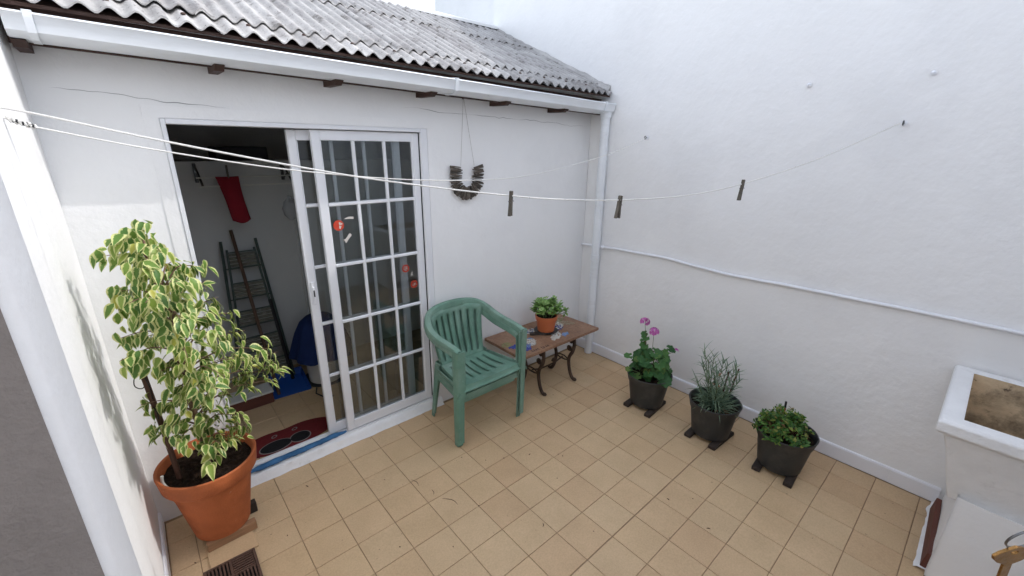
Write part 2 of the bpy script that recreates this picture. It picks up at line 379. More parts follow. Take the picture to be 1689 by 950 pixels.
# hairline cracks in the plaster
def crack(x0, x1, z0, z1, amp):
    m = MB(); N = 46; vs = []
    for i in range(N+1):
        t = i/N; x = x0+(x1-x0)*t; z = z0+(z1-z0)*t+amp*nval(x*5, z0*9)+amp*.4*nval(x*22, 3)
        wd = .0016*max(.12, .6+.9*nval(x*7, 8))*min(1, 8*t, 8*(1-t))
        vs += [(x, YB-.0015, z-wd), (x, YB-.0015, z+wd)]
    m.add(vs, [(2*i, 2*i+2, 2*i+3, 2*i+1) for i in range(N)]); o = m.build('crack', 'crack', wall); return o
crack(1.0, 2.74, 2.095, 2.055, .02); crack(-.46, .12, 2.075, 2.04, .012)
# door sill, rough white concrete
m = MB(); N = 60; vs = []
for i in range(N+1):
    t = i/N; x = DX0-.02+(DX1-DX0+.04)*t
    a = .006*nval(x*14, 1)+.003*nval(x*50, 2); b = .004*nval(x*11, 5); e = .008+.006*nval(x*9, 9)
    vs += [(x, YB-.030-max(0, e)-a, .003), (x, YB-.024-a, .016), (x, YB-.018-b, .048+.003*nval(x*20, 4)), (x, YB-.002-b*.5, .056+.002*nval(x*25, 7)), (x, .10, .056), (x, .10, 0.003)]
fs = [(i*6+k, (i+1)*6+k, (i+1)*6+(k+1) % 6, i*6+(k+1) % 6) for i in range(N) for k in range(6)]
fs += [tuple(range(6)), tuple(N*6+k for k in range(6))[::-1]]
m.add(vs, fs); o = m.build('door_sill', 'sill', house, 55); fix_normals(o.data)
# door frame
m = MB()
m.box(-.1455, -.128, YB-.008, .108, .0575, 1.9835, .002); m.box(1.121, 1.1665, YB-.008, .004, .0575, 1.9835, .002); m.box(1.135, 1.1665, .006, .108, .0575, 1.9835, .002)
m.box(-.1275, 1.1205, YB-.008, .108, 1.962, 1.9835, .002)
m.box(-.1275, 1.134, .000, .006, .0575, .068); m.box(-.1275, 1.134, .046, .050, .0575, .0685); m.box(-.1275, 1.134, .088, .092, .0575, .0685)
m.build('door_frame', 'alu', house)
MB().box(1.1215, 1.1345, .012, .10, .08, 1.96).build('gap_shade', 'dark', house)  # black strip stands in for the shade in the frame's open gap
MB().box(-.20, -.149, YB-.004, YB+.002, .08, 2.03).add([], []).build('architrave', 'plaster', house)
MB().box(1.170, 1.215, YB-.004, YB+.002, .08, 2.03).build('architrave', 'plaster', house)
MB().box(-.20, 1.215, YB-.0045, YB+.001, 1.987, 2.034).build('architrave', 'plaster', house)
def sliding_panel(x0, x1, y0, y1, z0, z1):
    st, tr, br, mw = .044, .052, .066, .021
    m = MB()
    m.box(x0, x0+st, y0, y1, z0, z1, .003); m.box(x1-st, x1, y0, y1, z0, z1, .003)
    m.box(x0+st, x1-st, y0+.001, y1-.001, z1-tr, z1, .002); m.box(x0+st, x1-st, y0+.001, y1-.001, z0, z0+br, .002)
    # glazing beads
    for a, b in ((x0+st, x0+st+.006), (x1-st-.006, x1-st)): m.box(a, b, y0+.006, y1-.006, z0+br, z1-tr)
    d = m.build('sliding_door', 'alu', house)
    X0, X1, Z0, Z1 = x0+st+.006, x1-st-.006, z0+br, z1-tr
    ym = (y0+y1)/2; cw = (X1-X0-2*mw)/3; rh = (Z1-Z0-4*mw)/5
    for i in (1, 2):
        xx = X0+i*cw+(i-1)*mw; prof = [(0, y0+.012), (.004, y0+.004), (mw-.004, y0+.004), (mw, y0+.012), (mw, y1-.01), (0, y1-.01)]
        MB().add([(xx+u, v, z) for z in (Z0, Z1) for u, v in prof], [(k, (k+1) % 6, 6+(k+1) % 6, 6+k) for k in range(6)]).build('glazing_bar', 'alu', d)
    for j in (1, 2, 3, 4):
        zz = Z0+j*rh+(j-1)*mw; prof = [(y0+.012, 0), (y0+.002, .005), (y0+.002, mw-.005), (y0+.012, mw), (y1-.01, mw), (y1-.01, 0)]
        MB().add([(x, u, zz+v) for x in (X0, X1) for u, v in prof], [(k, (k+1) % 6, 6+(k+1) % 6, 6+k) for k in range(6)]).build('glazing_bar', 'alu', d)
    for i in range(3):
        for j in range(5):
            xx = X0+i*(cw+mw); zz = Z0+j*(rh+mw)
            MB().box(xx+.0005, xx+cw-.0005, ym-.002, ym+.002, zz+.0005, zz+rh-.0005).build('pane', 'glass', d)
    return d
front = sliding_panel(.478, 1.118, .008, .040, .070, 1.958)
rear = sliding_panel(.370, 1.010, .052, .084, .071, 1.956)
m = MB(); m.box(.383, .405, .0455, .0515, .98, 1.12, .002); m.box(.388, .400, .040, .0455, 1.01, 1.09, .002); m.build('handle', 'alu', rear)
MB().box(.390, .398, .0390, .0398, 1.03, 1.07).build('keyhole', 'dark', rear)
def sticker(x, z, r, ring):
    y = .0205; m = MB(); n = 28
    if ring:
        vs = [(x+rr*math.cos(2*math.pi*k/n), y, z+rr*math.sin(2*math.pi*k/n)) for rr in (r*.68, r) for k in range(n)]
        m.add(vs, [(k, (k+1) % n, n+(k+1) % n, n+k) for k in range(n)])
        for a in range(5):
            th = a*1.257+.3; c, s_ = math.cos(th), math.sin(th); pr = [(.1, -.09), (.70, -.06), (.70, .06), (.1, .09)]
            m.add([(x+r*(u*c-v*s_), y, z+r*(u*s_+v*c)) for u, v in pr], [(0, 1, 2, 3)])
    else:
        m.add([(x+r*math.cos(2*math.pi*k/n), y, z+r*math.sin(2*math.pi*k/n)) for k in range(n)], [tuple(range(n))])
    o = m.build('sticker', 'sticker', front)
    m = MB()
    if not ring:
        for pr in ([(.05, .55), (.35, .62), (.45, .1), (.12, .0)], [(.10, -.05), (.5, -.15), (.25, -.75), (.0, -.5)], [(.45, .45), (.75, .35), (.6, .0), (.5, .1)]):
            m.add([(x+r*u, y-.0006, z+r*v) for u, v in pr], [tuple(range(len(pr)))])
    else:
        for pr in ([(-.1, .1), (.3, .35), (.35, .0), (.05, -.2)], [(-.3, -.1), (-.05, -.25), (-.2, -.5)]):
            m.add([(x+r*u, y-.0006, z+r*v) for u, v in pr], [tuple(range(len(pr)))])
    m.build('sticker_print', 'stickerw', front)
sticker(.573, 1.437, .031, False); sticker(.979, 1.105, .026, True); sticker(1.034, .985, .026, True)
m = MB()
for (x, z, pr) in ((.61, 1.36, [(-.03, -.012), (-.005, -.006), (.022, .026), (.034, .012), (.01, -.012), (-.005, -.034), (-.012, -.015)]), (.635, 1.47, [(-.03, 0), (.0, .012), (.03, .01), (.03, -.004), (.0, .0)]), (1.02, 1.06, [(-.01, -.02), (0, .01), (.012, .018), (.004, 0), (.014, -.018), (0, -.006)])):
    m.add([(x+u, .0208, z+v) for u, v in pr], [tuple(range(len(pr)))])
m.build('tape_remnant', 'stickerw', front)
# ---- roof: rafters, fascia, corrugated sheets, gutter, downpipe
def eave_z(x): return 2.330-.012*x
SL = .447
def roof_z(x, y): return eave_z(x)+SL*(y+.21)
def gz(x): return 2.211-(x+.5)*.0195
m = MB(); m.extr([[(-.115, -.005), (-.095, -.005), (-.095, .115), (-.115, .115)]]*2, [((x, 0, gz(x)), (0, 1, 0), (0, 0, 1)) for x in (XL+.006, XR-.004)]); fix_normals_later = m
roof = m.build('roof', 'brownwood', house); roof['label'] = 'grey corrugated fibre cement roof on brown timbers'
for x in (-.484, .085, .585, 1.125, 1.69, 2.26):
    m = MB(); w_ = .018
    vs = [(x+sx, y, z) for sx in (-w_, w_) for y, z in ((.05, gz(x)-.020), (-.165, gz(x)-.024), (-.20, gz(x)-.004), (.05, gz(x)+.075))]
    m.add(vs, [(0, 1, 2, 3), (7, 6, 5, 4), (0, 4, 5, 1), (1, 5, 6, 2), (2, 6, 7, 3), (3, 7, 4, 0)]); o = m.build('rafter', 'brownwood', roof); fix_normals(o.data)
P = .0765
def sheet(x0, x1, y0, y1, lift, rag):
    nx = int(round((x1-x0)/P*8)); ny = 5; m = MB(); vs = []
    sd = random.uniform(0, 99); dz = random.uniform(0, .004)
    for j in range(ny+1):
        for i in range(nx+1):
            x = x0+(x1-x0)*i/nx; t = j/ny; y = y0+(y1-y0)*t
            if j == 0: y += rag*(nval(x*9, sd)*1.0+.5*nval(x*38, sd+4))
            if j == ny: y += rag*.4*nval(x*15, sd+9)
            z = roof_z(x, y)+lift+dz+.0125*math.cos(2*math.pi*x/P)+.0035*nval(x*1.3, y*1.7, sd)
            vs.append((x, y, z))
    W = nx+1
    m.add(vs, [(j*W+i, j*W+i+1, (j+1)*W+i+1, (j+1)*W+i) for j in range(ny) for i in range(nx)])
    # thickness
    b = len(vs); m.v += [(x, y, z-.006) for x, y, z in vs]
    m.f += [(b+j*W+i, b+(j+1)*W+i, b+(j+1)*W+i+1, b+j*W+i+1) for j in range(ny) for i in range(nx)]
    m.f += [(i, b+i, b+i+1, i+1) for i in range(nx)]+[(ny*W+i, ny*W+i+1, b+ny*W+i+1, b+ny*W+i) for i in range(nx)]
    m.f += [(j*W, (j+1)*W, b+(j+1)*W, b+j*W) for j in range(ny)]+[(j*W+nx, b+j*W+nx, b+(j+1)*W+nx, (j+1)*W+nx) for j in range(ny)]
    return m.build('corrugated_sheet', 'roof', roof, 50)
cuts = [(XL+.008, -.06, .07, .004), (-.13, .86, 0, .002), (.79, 1.78, .07, .004), (1.71, 2.765, 0, .003)]
for k, (a, b_, _, lf) in enumerate(cuts):
    a2 = a+(.0 if k % 2 else .0)
    sheet(a2, b_, -.215, .08, .0+lf*.5, .004)
for k, (a, b_, _, lf) in enumerate(cuts): sheet(a+.18 if k else a, b_+(.18 if k < 3 else 0), -.075, .80, .015+lf*.8, .010)
for k, (a, b_, _, lf) in enumerate(cuts): sheet(a, b_, .72, 1.215, .029+lf*.8, .010)
m = MB()                                                             # eave board added below the sheets to darken their lit underside
vs = [(x, y, roof_z(x, y)+dz) for x in (XL+.007, XR-.005) for y, dz in ((-.192, -.034), (-.192, -.022), (.10, -.022), (.10, -.034))]
m.add(vs, [(0, 1, 2, 3), (7, 6, 5, 4)]+[(k, (k+1) % 4, 4+(k+1) % 4, 4+k) for k in range(4)]); o = m.build('eave_board', 'brownwood', roof); fix_normals(o.data)
# screw heads on the eave sheets
m = MB()
for i in range(0, 47, 3):
    x = round(-.48/P)*P+i*P
    if x > 2.7: break
    m.lathe([(.009, 0), (.009, .004), (.004, .008), (0, .008)], 8, (x, -.14, roof_z(x, -.14)+.013))
o = m.build('screw', 'brownwood', roof, True)
# mortar fillet where the roof meets the boundary wall
m = MB(); N = 46; vs = []
for i in range(N+1):
    y = -.19+1.42*i/N; z = roof_z(XR, y)
    a = .045+.020*nval(y*9, 1)+.012*nval(y*30, 2); h = .030+.012*nval(y*8, 5)+.008*nval(y*33, 6)
    vs += [(XR-a, y, z+.012), (XR-a*.35, y, z+h*.75), (XR-.002, y, z+h+.02), (XR-.002, y, z-.02)]
m.add(vs, [(i*4+k, i*4+k+1, (i+1)*4+k+1, (i+1)*4+k) for i in range(N) for k in range(3)]); o = m.build('mortar_fillet', 'mortar', roof, 60); fix_normals(o.data)
MB().box(XL-.14, XR-.006, 1.222, 1.232, 2.80, 2.985).build('ridge_board', 'dark', roof)
pp = MB(); pp.box(XL-.14, XR-.008, 1.234, 1.42, 2.2, 3.02, .01); pp.build('parapet', 'parapet', house)
# gutter: ogee-like trough with round lip, falls to the right
prof = [(-.262, .061), (-.268, .067), (-.262, .073), (-.254, .069), (-.254, .060), (-.246, .020), (-.225, .006), (-.13, .006), (-.13, .085), (-.124, .085), (-.124, 0), (-.228, 0), (-.252, .016)]
def gz(x): return 2.211-(x+.5)*.0195
m = MB(); xsg = [-.500+i*(XR-.012+.50)/24 for i in range(25)]
m.extr([prof]*25, [((x, 0, gz(x)+.0025*nval(x*1.8, 6)), (0, 1, 0), (0, 0, 1)) for x in xsg]); gut = m.build('gutter', 'gutter', house, 35); fix_normals(gut.data)
capf = [(-.262, .068), (-.252, .016), (-.228, 0), (-.124, 0), (-.124, .088)]
for xa in (-.5015, XR-.0115):
    m = MB(); zz = gz(xa); m.add([(xa+d, y, zz+z) for d in (0, .003) for y, z in capf], [(0, 1, 2, 3, 4), (9, 8, 7, 6, 5)]+[(k, (k+1) % 5, 5+(k+1) % 5, 5+k) for k in range(5)]); m.build('end_cap', 'gutter', gut)
for x in (-.44, 1.235, 2.64):
    pr2 = [(-.270, .056), (-.272, .076), (-.262, .079), (-.120, .090), (-.120, .0875), (-.2505, .075), (-.2505, .0735), (-.265, .064), (-.2555, .014), (-.2285, -.0025), (-.15, -.0025), (-.15, -.006), (-.230, -.006), (-.2595, .012)]
    m = MB(); m.extr([pr2]*2, [((x+d, 0, gz(x)), (0, 1, 0), (0, 0, 1)) for d in (-.011, .011)]); o = m.build('gutter_bracket', 'gutter', gut); fix_normals(o.data)
m = MB(); px_, py_ = 2.728, -.198
m.tube([(px_, py_, 0.004), (px_, py_, 1.1), (px_, py_, 2.168)], .036, 20); dp = m.build('downpipe', 'gutter', house, 40)
MB().lathe([(.0365, 0), (.040, .002), (.040, .05), (.0365, .052)], 20, (px_, py_, .92), True).build('pipe_collar', 'gutter', dp, 40)
MB().lathe([(.0365, 0), (.042, .002), (.046, .035), (.046, .05)], 20, (px_, py_, 2.112), True).build('gutter_outlet', 'gutter', dp, 40)

# ------------------------------------------------------------------ boundary walls
def lumpy_wall(y0, y1, z0, z1, x, thick, name, mat, sgn, top=0, step=.11):
    ny = int((y1-y0)/step); nz_ = int((z1-z0)/step); m = MB(); vs = []
    for j in range(nz_+1):
        for i in range(ny+1):
            y = y0+(y1-y0)*i/ny; z = z0+(z1-z0)*j/nz_
            d = .0035*nval(y*1.4, z*1.4, x)+.0015*nval(y*4, z*5, x+5)
            vs.append((x+sgn*(d-.004), y, z))
    W = ny+1; m.add(vs, [(j*W+i, j*W+i+1, (j+1)*W+i+1, (j+1)*W+i) for j in range(nz_) for i in range(ny)])
    b = len(m.v); x2 = x-sgn*thick
    m.v += [(x2, y0, z0), (x2, y1, z0), (x2, y0, z1), (x2, y1, z1)]
    m.f += [(b, b+2, b+3, b+1)]
    m.f.append(tuple(nz_*W+i for i in range(W))+(b+3, b+2)); m.f.append(tuple(j*W for j in range(nz_+1))+(b+2, b))
    m.f.append(tuple(j*W+ny for j in range(nz_+1))+(b+3, b+1)); m.f.append(tuple(range(W))+(b+1, b))
    o = m.build(name, mat, None, 30); fix_normals(o.data); return o
RW = thing('boundary_wall', 'tall bare white plastered wall along the right side behind the black pots', 'wall')
o = lumpy_wall(-4.2, 1.31, -.1, 3.58, XR, .16, 'plaster_face', 'plaster_r', -1); o.parent = RW
# skirting in lengths
yy = [-.028, -.62, -1.23, -1.85, -2.45, -2.665]
for a, b in zip(yy[1:], yy[:-1]):
    m = MB(); pr = [(0, 0), (-.013, 0), (-.014, .085), (-.010, .094), (0, .098)]; N = 8; fr = []
    for i in range(N+1):
        y = a+.0008+(b-a-.0016)*i/N; fr.append(((XR+.004, y, .002+.0015*nval(y*4, 3)), (1, 0, 0), (0, 0, 1)))
    m.extr([[(u*(1+.0), v) for u, v in pr]]*(N+1), fr); o = m.build('skirting', 'skirt', RW); fix_normals(o.data)
# bumps and plaster scars near the base
fw = thing('rear_boundary_wall', 'pale wall end rising behind the roof top against the sky', 'wall')
o = lumpy_wall(1.315, 2.50, 1.5, 3.75, XR+.07, .16, 'plaster_face', 'plaster_r', -1); o.parent = fw
LW = thing('side_wall', 'sunlit white wall on the left with plant shadow on it', 'wall')
o = lumpy_wall(-3.28, -.012, -.1, 4.4, XL, .14, 'plaster_face', 'plaster', 1); o.parent = LW  # upper part is out of view, raised to hold back sky light
m = MB(); m.extr([[(0, 0), (.012, 0), (.012, .07), (.006, .078), (0, .078)]]*2, [((XL-.004, -3.2, .002), (1, 0, 0), (0, 0, 1)), ((XL-.004, -.03, .002), (1, 0, 0), (0, 0, 1))]); o = m.build('skirting', 'skirt', LW); fix_normals(o.data)
# wall stub beside the camera: white reveal, raw cement on the near side
k = .56; sx_, yn, yf = -.3058-.2142*k, -2.5028+1.25*k, -2.5028+1.548*k
ST = thing('wall_stub', 'near wall stub at the left edge, raw grey cement face and pale reveal', 'wall', (sx_-.1, (yn+yf)/2, 0))
r_ = .014; loc = ST.location
pts = [(XL-.14, yf), (XL-.14, yn), (sx_-r_, yn)]+[(sx_-r_+r_*math.sin(R(a)), yn+r_-r_*math.cos(R(a))) for a in (15, 30, 45, 60, 75, 90)]+[(sx_, yf-.004), (sx_-.004, yf)]
m = MB().poly([(x-loc.x, y-loc.y) for x, y in pts], -.1, 2.6); o = m.build('reveal', 'plaster', ST, 50); fix_normals(o.data)
m = MB(); nx, nz2 = 10, 60; vs = []
for j in range(nz2+1):
    for i in range(nx+1):
        x = XL-.14+(sx_-.012-XL+.14)*i/nx; z = 0+2.6*j/nz2; vs.append((x-loc.x, yn-.003-loc.y+.0014*nval(x*30, z*30)*(i < nx)+.0025*(i == nx), z))
m.add(vs, [(j*(nx+1)+i, j*(nx+1)+i+1, (j+1)*(nx+1)+i+1, (j+1)*(nx+1)+i) for j in range(nz2) for i in range(nx)]); m.build('cement_face', 'cement', ST, True)
# unseen wall behind the viewer, its tall block added to shade the stub
HB = MB().box(-1.6, 1.8, -3.6, -3.30, -.1, 2.9).box(1.8, 4.5, -3.6, -3.30, -.1, 6.4).build('shade_wall', 'plaster'); tag(HB, 'unseen white wall behind the viewer, tall block added to shade the left stub', 'wall')

# fixtures on the boundary wall
m = MB()
pts = [(-.012, 1.035), (-.12, 1.040), (-.21, 1.046), (-.45, 1.058), (-.86, 1.068), (-1.1, 1.055), (-1.33, 1.045), (-1.52, 1.050), (-1.714, 1.058), (-2.0, 1.062), (-2.35, 1.068), (-2.72, 1.070), (-3.1, 1.07)]
fine = []
for (a, za), (b, zb) in zip(pts[:-1], pts[1:]):
    for i in range(4): t = i/4; t2 = t*t*(3-2*t); fine.append((XR-.015, a+(b-a)*t, za+(zb-za)*t2))
m.tube(fine, .0105, 10); cb = m.build('wall_conduit', 'skirt', None, True)
tag(cb, 'thin white painted conduit running level along the tall boundary wall', 'conduit')
m = MB(); m.tube([(XR-.02, -.238, 1.046), (XR-.02, -.262, 1.047)], .014, 10); m.tube([(XR-.022, -.250, 1.03), (XR-.022, -.250, 1.07)], .007, 8); m.build('clip', 'skirt', cb, True)
def eyebolt(y, z, lab, rope):
    t = thing('wall_hook', lab, 'hook', (XR-.003, y, z), 0, 'hooks in the boundary wall')
    MB().tube([(0, 0, 0), (-.006, 0, 0)], .012, 12).build('plug', 'skirt', t, True)
    if rope:
        m = MB(); m.tube([(-.004, 0, 0), (-.02, 0, 0)], .003, 8)
        m.tube([(-.030+.011*math.cos(a*.5236), 0, .011*math.sin(a*.5236)) for a in range(13)], .0028, 6, False); m.build('eye', 'steel', t, True)
    else: MB().lathe([(.010, 0), (.009, .008), (.005, .013), (0, .014)], 12).build('cap', 'skirt', t, True).rotation_euler = (0, R(-90), 0)
eyebolt(-.574, 1.962, 'dark eye hook holding the rear rope, nearest the downpipe', True)
eyebolt(-2.065, 2.024, 'dark eye hook holding the front rope, below the white stubs', True)
eyebolt(-1.596, 2.243, 'bare white painted hook stub, left one above the front rope', False)
eyebolt(-2.122, 2.253, 'bare white painted hook stub, right one above the front rope', False)

# ------------------------------------------------------------------ clotheslines
def smooth_curve(P0, sub=6):
    P0 = [Vector(p) for p in P0]; out = []
    for i in range(len(P0)-1):
        p0 = P0[max(i-1, 0)]; p1 = P0[i]; p2 = P0[i+1]; p3 = P0[min(i+2, len(P0)-1)]
        for k in range(sub):
            t = k/sub; out.append(.5*((2*p1)+(-p0+p2)*t+(2*p0-5*p1+4*p2-p3)*t*t+(-p0+3*p1-3*p2+p3)*t**3))
    return out+[P0[-1]]
A = [(-.522, -.752, 1.966), (-.452, -.781, 1.953), (-.199, -.882, 1.888), (.189, -1.036, 1.801), (.476, -1.15, 1.751), (.768, -1.267, 1.710), (.981, -1.351, 1.689), (1.229, -1.45, 1.680), (1.531, -1.57, 1.690), (1.83, -1.689, 1.736), (2.249, -1.856, 1.847), (2.740, -2.051, 2.022)]
B = [(-.521, -.660, 1.944), (-.466, -.658, 1.922), (-.19, -.651, 1.857), (.229, -.64, 1.783), (.78, -.626, 1.726), (1.384, -.61, 1.716), (1.927, -.596, 1.780), (2.40, -.584, 1.868), (2.742, -.575, 1.958)]
ca, cb_ = smooth_curve(A), smooth_curve(B)
ra = MB().tube(ca, .0028, 8).build('clothesline', 'rope', None, True); tag(ra, 'white flecked clothesline carrying three pegs, strung to the far right hook', 'rope', 'clotheslines')
rb = MB().tube(cb_, .0024, 8).build('clothesline', 'rope', None, True); tag(rb, 'white clothesline without pegs, knotted at the left wall', 'rope', 'clotheslines')
m = MB()
for t in range(26):
    a = t/25; p = Vector(B[0]).lerp(Vector(B[1]), .08+.95*a); th = t*1.4
    if t: m.tube([q0, p+Vector((0, math.cos(th)*.006, math.sin(th)*.006))], .0036, 6)
    q0 = p+Vector((0, math.cos(th)*.006, math.sin(th)*.006))
m.build('knot', 'rope', rb, True)
m = MB()
for t in (.38, .62, .9): p = Vector(B[0]).lerp(Vector(B[1]), t); m.lathe([(0, -.006), (.007, -.004), (.008, 0), (.007, .004), (0, .006)], 8, p)
m.build('tie', 'tie', rb, True)
def peg(p, dirv, tilt, lab, group, sc=1.0):
    t = thing('clothes_peg', lab, 'clothes peg', p, math.atan2(dirv[1], dirv[0]), group)
    t.rotation_euler = (tilt, 0, t.rotation_euler.z); t.scale = (sc,)*3
    for s in (-1, 1):
        m = MB(); w_ = .0055
        pr = [(0.0006*s, .018), (.0075*s, .016), (.0085*s, -.030), (.0135*s, -.072), (.0070*s, -.072), (.0012*s, -.022), (.0030*s, .002)]
        m.add([(x, u, z) for u in (-w_, w_) for x, z in [(u2, v2) for u2, v2 in pr]], [tuple(range(7))[::-1], tuple(range(7, 14))]+[(k, (k+1) % 7, 7+(k+1) % 7, 7+k) for k in range(7)])
        o = m.build('jaw', 'peg', t); fix_normals(o.data)
    m = MB(); m.tube([(.009*math.cos(a*.6), -.008+.016*a/14, -.020+.0045*math.sin(a*.9)) for a in range(15)], .0011, 5); m.build('spring', 'steel', t, True)
    return t
def along(P0, x):
    for a, b in zip(P0[:-1], P0[1:]):
        if a[0] <= x <= b[0]: return Vector(a).lerp(Vector(b), (x-a[0])/(b[0]-a[0])), (b-a)
for x, ti, lab in ((.775, .06, 'weathered wooden peg on the front rope, leftmost of three'), (1.222, .10, 'weathered wooden peg on the front rope, middle of three'), (1.828, .10, 'weathered wooden peg on the front rope, rightmost of three')):
    p, d = along(ca, x); t = peg(p, (0.72, -.69) if True else d, ti, lab, 'pegs on the front clothesline', 1.05)
    t.rotation_euler = (ti*.5, R(3), math.atan2(d.y, d.x)+R(55 if x < 1 else 16 if x < 1.5 else 28))

# ------------------------------------------------------------------ horseshoe of driftwood on the back wall
wr = thing('peg_horseshoe', 'grey horseshoe wreath of wooden sticks hanging by string on back wall', 'wall ornament', (1.460, YB-.004, 1.63))
nail = Vector((1.447-1.46, -.006, 2.178-1.63))
MB().tube([nail+Vector((0, .008, 0)), nail+Vector((0, -.012, .002))], .0045, 8).build('nail', 'steel', wr, True)
MB().tube([nail, (-.052, -.016, .128)], .0011, 5).build('string', 'string', wr); MB().tube([nail+Vector((.004, 0, 0)), (.060, -.016, .128)], .0011, 5).build('string', 'string', wr)
MB().tube([(-.09*math.cos(a), -.010, .036-.090*math.sin(a)) if 0 <= a <= math.pi else (0, 0, 0) for a in [i*math.pi/16 for i in range(17)]], .003, 6).build('wire', 'steel', wr, True)
path = []
for i in range(8): path.append((Vector((-.090, 0, .122-.0105*i)), Vector((-1, 0, .16-.02*i))))
for i in range(29):
    a = math.pi*(1+(i+.5)/29); path.append((Vector((.092*math.cos(a), 0, .036+.092*math.sin(a))), Vector((math.cos(a), 0, math.sin(a)))))
for i in range(8): path.append((Vector((.092, 0, .048+.0105*i)), Vector((1, 0, .02*i))))
for p, d in path:
    d = (d+Vector((0, 0, random.uniform(-.16, .16)))).normalized(); L = random.uniform(.037, .046); s_ = random.uniform(-.004, .006)
    perp = d.cross(Vector((0, 1, 0))); m = MB(); w_ = random.uniform(.0042, .0058); th = random.uniform(.004, .007); yo = random.uniform(-.022, -.010)
    vs = []
    for e in (-1, 1):
        for u, v in ((-1, -1), (1, -1), (1, 1), (-1, 1)):
            vs.append(p+d*(s_+e*L)+perp*(u*w_*(.7 if e < 0 else 1.05))+Vector((0, yo+v*th, 0)))
    m.add(vs, [(0, 1, 2, 3), (7, 6, 5, 4)]+[(k, (k+1) % 4, 4+(k+1) % 4, 4+k) for k in range(4)]); o = m.build('stick', 'drift', wr); fix_normals(o.data)

# ------------------------------------------------------------------ green plastic armchair
CH = thing('plastic_armchair', 'weathered green plastic armchair standing beside the sliding door', 'chair', (1.262, -.325, 0))
def solidify(o, t, off=0):
    md = o.modifiers.new('solid', 'SOLIDIFY'); md.thickness = t; md.offset = off; return o
def back_pt(u, v):
    hw = .178+.038*v; x = u*hw
    y = .135+.105*v-.055*u*u*(.4+.6*v)+.012*math.sin(v*math.pi)
    ztop = .808-.028*abs(u)**2.2; z = .405+(ztop-.405)*v
    return (x, y, z)
us = []; slot = []
ns = 8; sw, gw = 1.0, .42
tot = ns*sw+(ns-1)*gw; acc = 0
for k in range(ns):
    us += [acc, acc+sw*.5]; slot += [False, False]; acc += sw
    if k < ns-1: us.append(acc); slot.append(True); acc += gw
us.append(acc); us = [-1+2*u/tot for u in us]
vv = [0, .05, .10, .16, .24, .33, .42, .52, .62, .72, .82, .88, .93, 1.0]
m = MB(); W = len(us); m.v = [back_pt(u, v) for v in vv for u in us]
for j in range(len(vv)-1):
    for i in range(W-1):
        if slot[i] and .10 <= vv[j] < .88: continue
        m.f.append((j*W+i, j*W+i+1, (j+1)*W+i+1, (j+1)*W+i))
solidify(m.build('backrest', 'chair', CH, 50), .007)
def seat_pt(u, v):
    # v from the front edge (0) to the back (1)
    hw = .238-.055*v
    x = u*hw; y = -.215+.365*v; z = .428-.022*math.sin(min(1, v*1.1)*math.pi)*(1-u*u*.55)-.014*v+.010*u*u
    if v < 0: y = -.215-.018*(1-math.cos(-v*1.57)); z = .428-.036*math.sin(-v*1.57)+.010*u*u
    return (x, y, z)
ns2 = 7; tot = ns2*1.0+(ns2-1)*.26; us = [-1.0]; slot = [False]; acc = 0; us = []; slot = []
for k in range(ns2):
    us += [acc, acc+.5]; slot += [False, False]; acc += 1
    if k < ns2-1: us.append(acc); slot.append(True); acc += .26
us.append(acc); us = [-1+2*u/tot for u in us]
vv = [-1, -.66, -.33, 0, .08, .16, .24, .32, .42, .52, .62, .72, .80, .88, 1.0]
m = MB(); W = len(us); m.v = [seat_pt(u*.98, v) for v in vv for u in us]
for j in range(len(vv)-1):
    for i in range(W-1):
        if slot[i] and .24 <= vv[j] < .80: continue
        m.f.append((j*W+i, j*W+i+1, (j+1)*W+i+1, (j+1)*W+i))
# side roll-down
for s_ in (0, W-1):
    b = len(m.v); sg = -1 if s_ == 0 else 1
    for j in range(len(vv)): x, y, z = m.v[j*W+s_]; m.v.append((x+sg*.010, y, z-.028))
    for j in range(len(vv)-1): m.f.append((j*W+s_, (j+1)*W+s_, b+j+1, b+j))
solidify(m.build('seat', 'chair', CH, 60), .006)
# apron below the seat
m = MB()
ap = [(-.228, -.205), (.228, -.205), (.178, .140), (-.178, .140)]
for a, b in ((0, 1), (1, 2), (2, 3), (3, 0)):
    p, q = Vector(ap[a]), Vector(ap[b]); d = (q-p).normalized(); nrm = Vector((d.y, -d.x))*.004
    vs = [(*(pt+o_), z) for z in (.322, .366) for pt, o_ in ((p, nrm), (q, nrm), (q, -nrm), (p, -nrm))]
    m.add(vs, [(0, 1, 2, 3), (7, 6, 5, 4)]+[(k, (k+1) % 4, 4+(k+1) % 4, 4+k) for k in range(4)])
o = m.build('apron', 'chair', CH); fix_normals(o.data)
# rim: one sweep from arm front round the back to the other arm
half = [(.262, -.218, .690), (.266, -.180, .700), (.270, -.10, .708), (.272, -.02, .712), (.270, .05, .720), (.264, .11, .738), (.250, .160, .764), (.226, .198, .790), (.190, .224, .810), (.140, .240, .823), (.075, .250, .831)]
pts = [Vector((-x, y, z)) for x, y, z in half]+[Vector((0, .253, .834))]+[Vector(p) for p in half[::-1]]
pts = smooth_curve(pts, 3)
prof = [(-.022, -.036), (-.023, -.006), (-.018, .007), (-.008, .010), (.008, .010), (.018, .007), (.023, -.006), (.021, -.020), (.017, -.020), (.017, -.008), (.009, .003), (-.009, .003), (-.017, -.008), (-.017, -.036)]
fr = []
for i, p in enumerate(pts):
    t = (pts[min(i+1, len(pts)-1)]-pts[max(i-1, 0)]).normalized(); side = t.cross(Vector((0, 0, 1))).normalized(); up = side.cross(t)
    fr.append((p, -side, up))                                        # profile u<0 is the outer side
